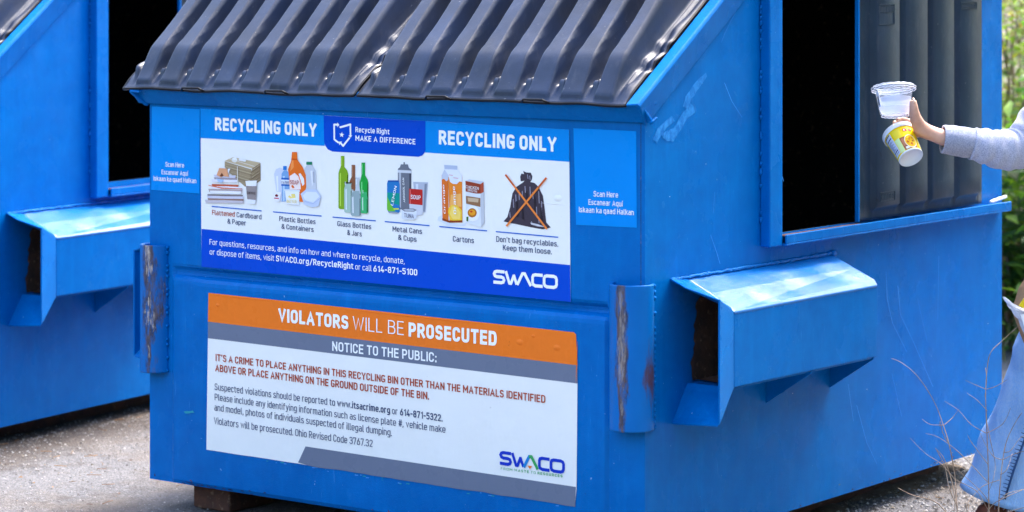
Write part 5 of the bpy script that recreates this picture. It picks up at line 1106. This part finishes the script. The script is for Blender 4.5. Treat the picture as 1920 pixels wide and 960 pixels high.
def bush(cx, cy, h, rx, ry, n, mix, lab, lsz=(.03, .07), nt=14):
    o = empty('shrub', (cx, cy, GZ)); tag(o, lab, 'shrub', 'shrubs behind the bins')
    tw = MB(); cl = []
    for i in range(nt):
        a = random.random() * 6.28; q = random.random() ** .5; tip = Vector((rx * q * math.cos(a), ry * q * math.sin(a), h * random.uniform(.55, 1.0)))
        m_ = tip * .5 + Vector((random.uniform(-.1, .1), random.uniform(-.1, .1), .1 * h)); tw.tube([Vector((tip.x * .15, tip.y * .15, 0)), m_ * .7, m_, tip], [.012, .009, .007, .003], TWIG, 5)
        for k in range(3):
            p = m_.lerp(tip, random.random()); e = p + Vector((random.uniform(-.25, .25), random.uniform(-.25, .25), random.uniform(-.05, .25))); tw.tube([p, (p + e) / 2 + Vector((0, 0, .03)), e], [.005, .004, .002], TWIG, 4); cl.append(e)
        cl += [tip, m_, m_ * .6]
    tw.build('branch', o)
    lf = MB()
    for i in range(n):
        c_ = random.choice(cl); p = c_ + Vector((random.gauss(0, .12), random.gauss(0, .12), random.gauss(0, .12)))
        if p.z < .02: p.z = random.uniform(.02, .3)
        L = random.uniform(*lsz); wd = L * random.uniform(.32, .5); a = random.random() * 6.28; el = random.uniform(-.7, .7)
        d = Vector((math.cos(a) * math.cos(el), math.sin(a) * math.cos(el), math.sin(el))); s = d.cross(Vector((random.uniform(-.5, .5), random.uniform(-.5, .5), 1))).normalized(); u = s.cross(d)
        lf.add([p, p + d * L * .45 + s * wd * .5 + u * wd * .12, p + d * L - u * L * .12, p + d * L * .45 - s * wd * .5 + u * wd * .12, p + d * L * .45], [(0, 1, 4), (1, 2, 4), (2, 3, 4), (3, 0, 4)], LM[random.choices(range(4), mix)[0]])
    lf.build('foliage', o)
    if mix[2] > 1:
        fl = MB()
        for i in range(14):
            c_ = random.choice(cl) + Vector((random.gauss(0, .1), random.gauss(0, .1), random.gauss(0, .1)))
            for k in range(5):
                a = k * 1.256; e1 = Vector((math.cos(a), .3, math.sin(a))); fl.add([c_, c_ + e1 * .02 + Vector((0, -.004, .006)), c_ + e1 * .026, c_ + Vector((math.cos(a + .7), .3, math.sin(a + .7))) * .02], [(0, 1, 2, 3)], FLW)
        fl.build('flower', o)
    return o
c0 = at(1902, 300, 12.4)
bush(c0.x, c0.y, 1.9, .7, .5, 5200, (4, 2, 2, 1), 'yellow green leafy shrub at the right edge, right behind the front bin', (.03, .075), 22)
c1 = at(1900, 500, 11.6)
bush(c1.x, c1.y, .85, .5, .35, 2200, (1, 2, 0, 5), 'low dark broad leaved shrub between the bin corner and the jeans', (.06, .15), 12)
c2 = at(1905, 300, 14.2)
bush(c2.x, c2.y, 2.5, 1.0, .6, 5000, (3, 3, 2, 1), 'tall loose shrub standing farthest back at the right edge', (.04, .09), 20)
for i, (x, y, h, lab) in enumerate(((-4.6, 6.8, 2.6, 'shrub hidden behind the left bin'), (.2, 7.4, 2.4, 'shrub growing just right of the frame edge'), (1.9, 7.6, 2.2, 'shrub growing farther right outside the frame'))):
    bush(x, y, h, 1.2, .6, 3000, (3, 3, 1, 2), lab, (.05, .10), 16)
def grassm():
    t = NT('dry_grass'); t.set(t.mix(t.ramp(t.noise(3, 5), [(.4, 0.), (.6, 1.)]), (.05, .10, .02), (.16, .14, .06)), .8); return t
GM = grassm(); g = MB(); g2 = plain((150, 136, 90), .9, 'dry_blade')
for i in range(9000):
    x = random.uniform(-5, 3); y = random.uniform(4.3, 8.2) - .25 * x * (1 if x < 0 else 0) * 0; h = random.uniform(.05, .28); a = random.random() * 6.28
    d = Vector((math.cos(a), math.sin(a), 0)) * .004; l = Vector((random.uniform(-.08, .08), random.uniform(-.08, .08), h)); p = Vector((x, y, GZ))
    g.add([p - d, p + d, p + l * .6 + d * .7, p + l], [(0, 1, 2, 3)], GM.m if random.random() < .75 else g2)
tag(g.build('grass'), kind='stuff', label='rough grass and weeds under the shrubs behind the bins')

def added_woods(path, n, lab):  # unseen trees, added to darken reflections and block low sky light
    mb = MB()
    for i in range(n):
        k = random.randrange(len(path) - 1); t = random.random(); (x0, y0, h0), (x1, y1, h1) = path[k], path[k + 1]
        x = x0 + (x1 - x0) * t + random.gauss(0, .6); y = y0 + (y1 - y0) * t + random.gauss(0, .6); h = (h0 + (h1 - h0) * t) * (.8 + .3 * fn(x, y, 3, .8)); z = GZ + h * random.random() ** .85
        L = random.uniform(.25, .55); a = random.random() * 6.28; el = random.uniform(-.8, .8); d = Vector((math.cos(a) * math.cos(el), math.sin(a) * math.cos(el), math.sin(el))); s_ = d.cross(Vector((random.uniform(-.5, .5), random.uniform(-.5, .5), 1))).normalized(); p = Vector((x, y, z))
        mb.add([p, p + d * L * .5 + s_ * L * .3, p + d * L, p + d * L * .5 - s_ * L * .3], [(0, 1, 2, 3)], LM[random.choices(range(4), (2, 3, 1, 2))[0]])
    tag(mb.build('added_woodland'), kind='stuff', label=lab)
added_woods([(2.6, 10.5, 4.5), (6.5, 8, 7.5), (8.0, 3, 9), (8.6, -3, 8.5), (9.5, -9, 6.0), (6, -14, 4.0), (0, -16, 3.5), (-7, -15, 4.0), (-12, -9, 5.0), (-13, 0, 6.0)], 34000, 'unseen trees added around the lot to darken reflections and low sky light')
for o in bpy.data.objects:
    n_ = o.name.split('.')[0]
    if n_ in ('weld', 'paint_scratch', 'paint_chip', 'paint_smear', 'frayed_hem', 'foliage', 'caulk', 'edge_clip', 'embossed_mark', 'branch', 'flower', 'moulded_ring') and not o.get('kind'): o['kind'] = 'stuff'
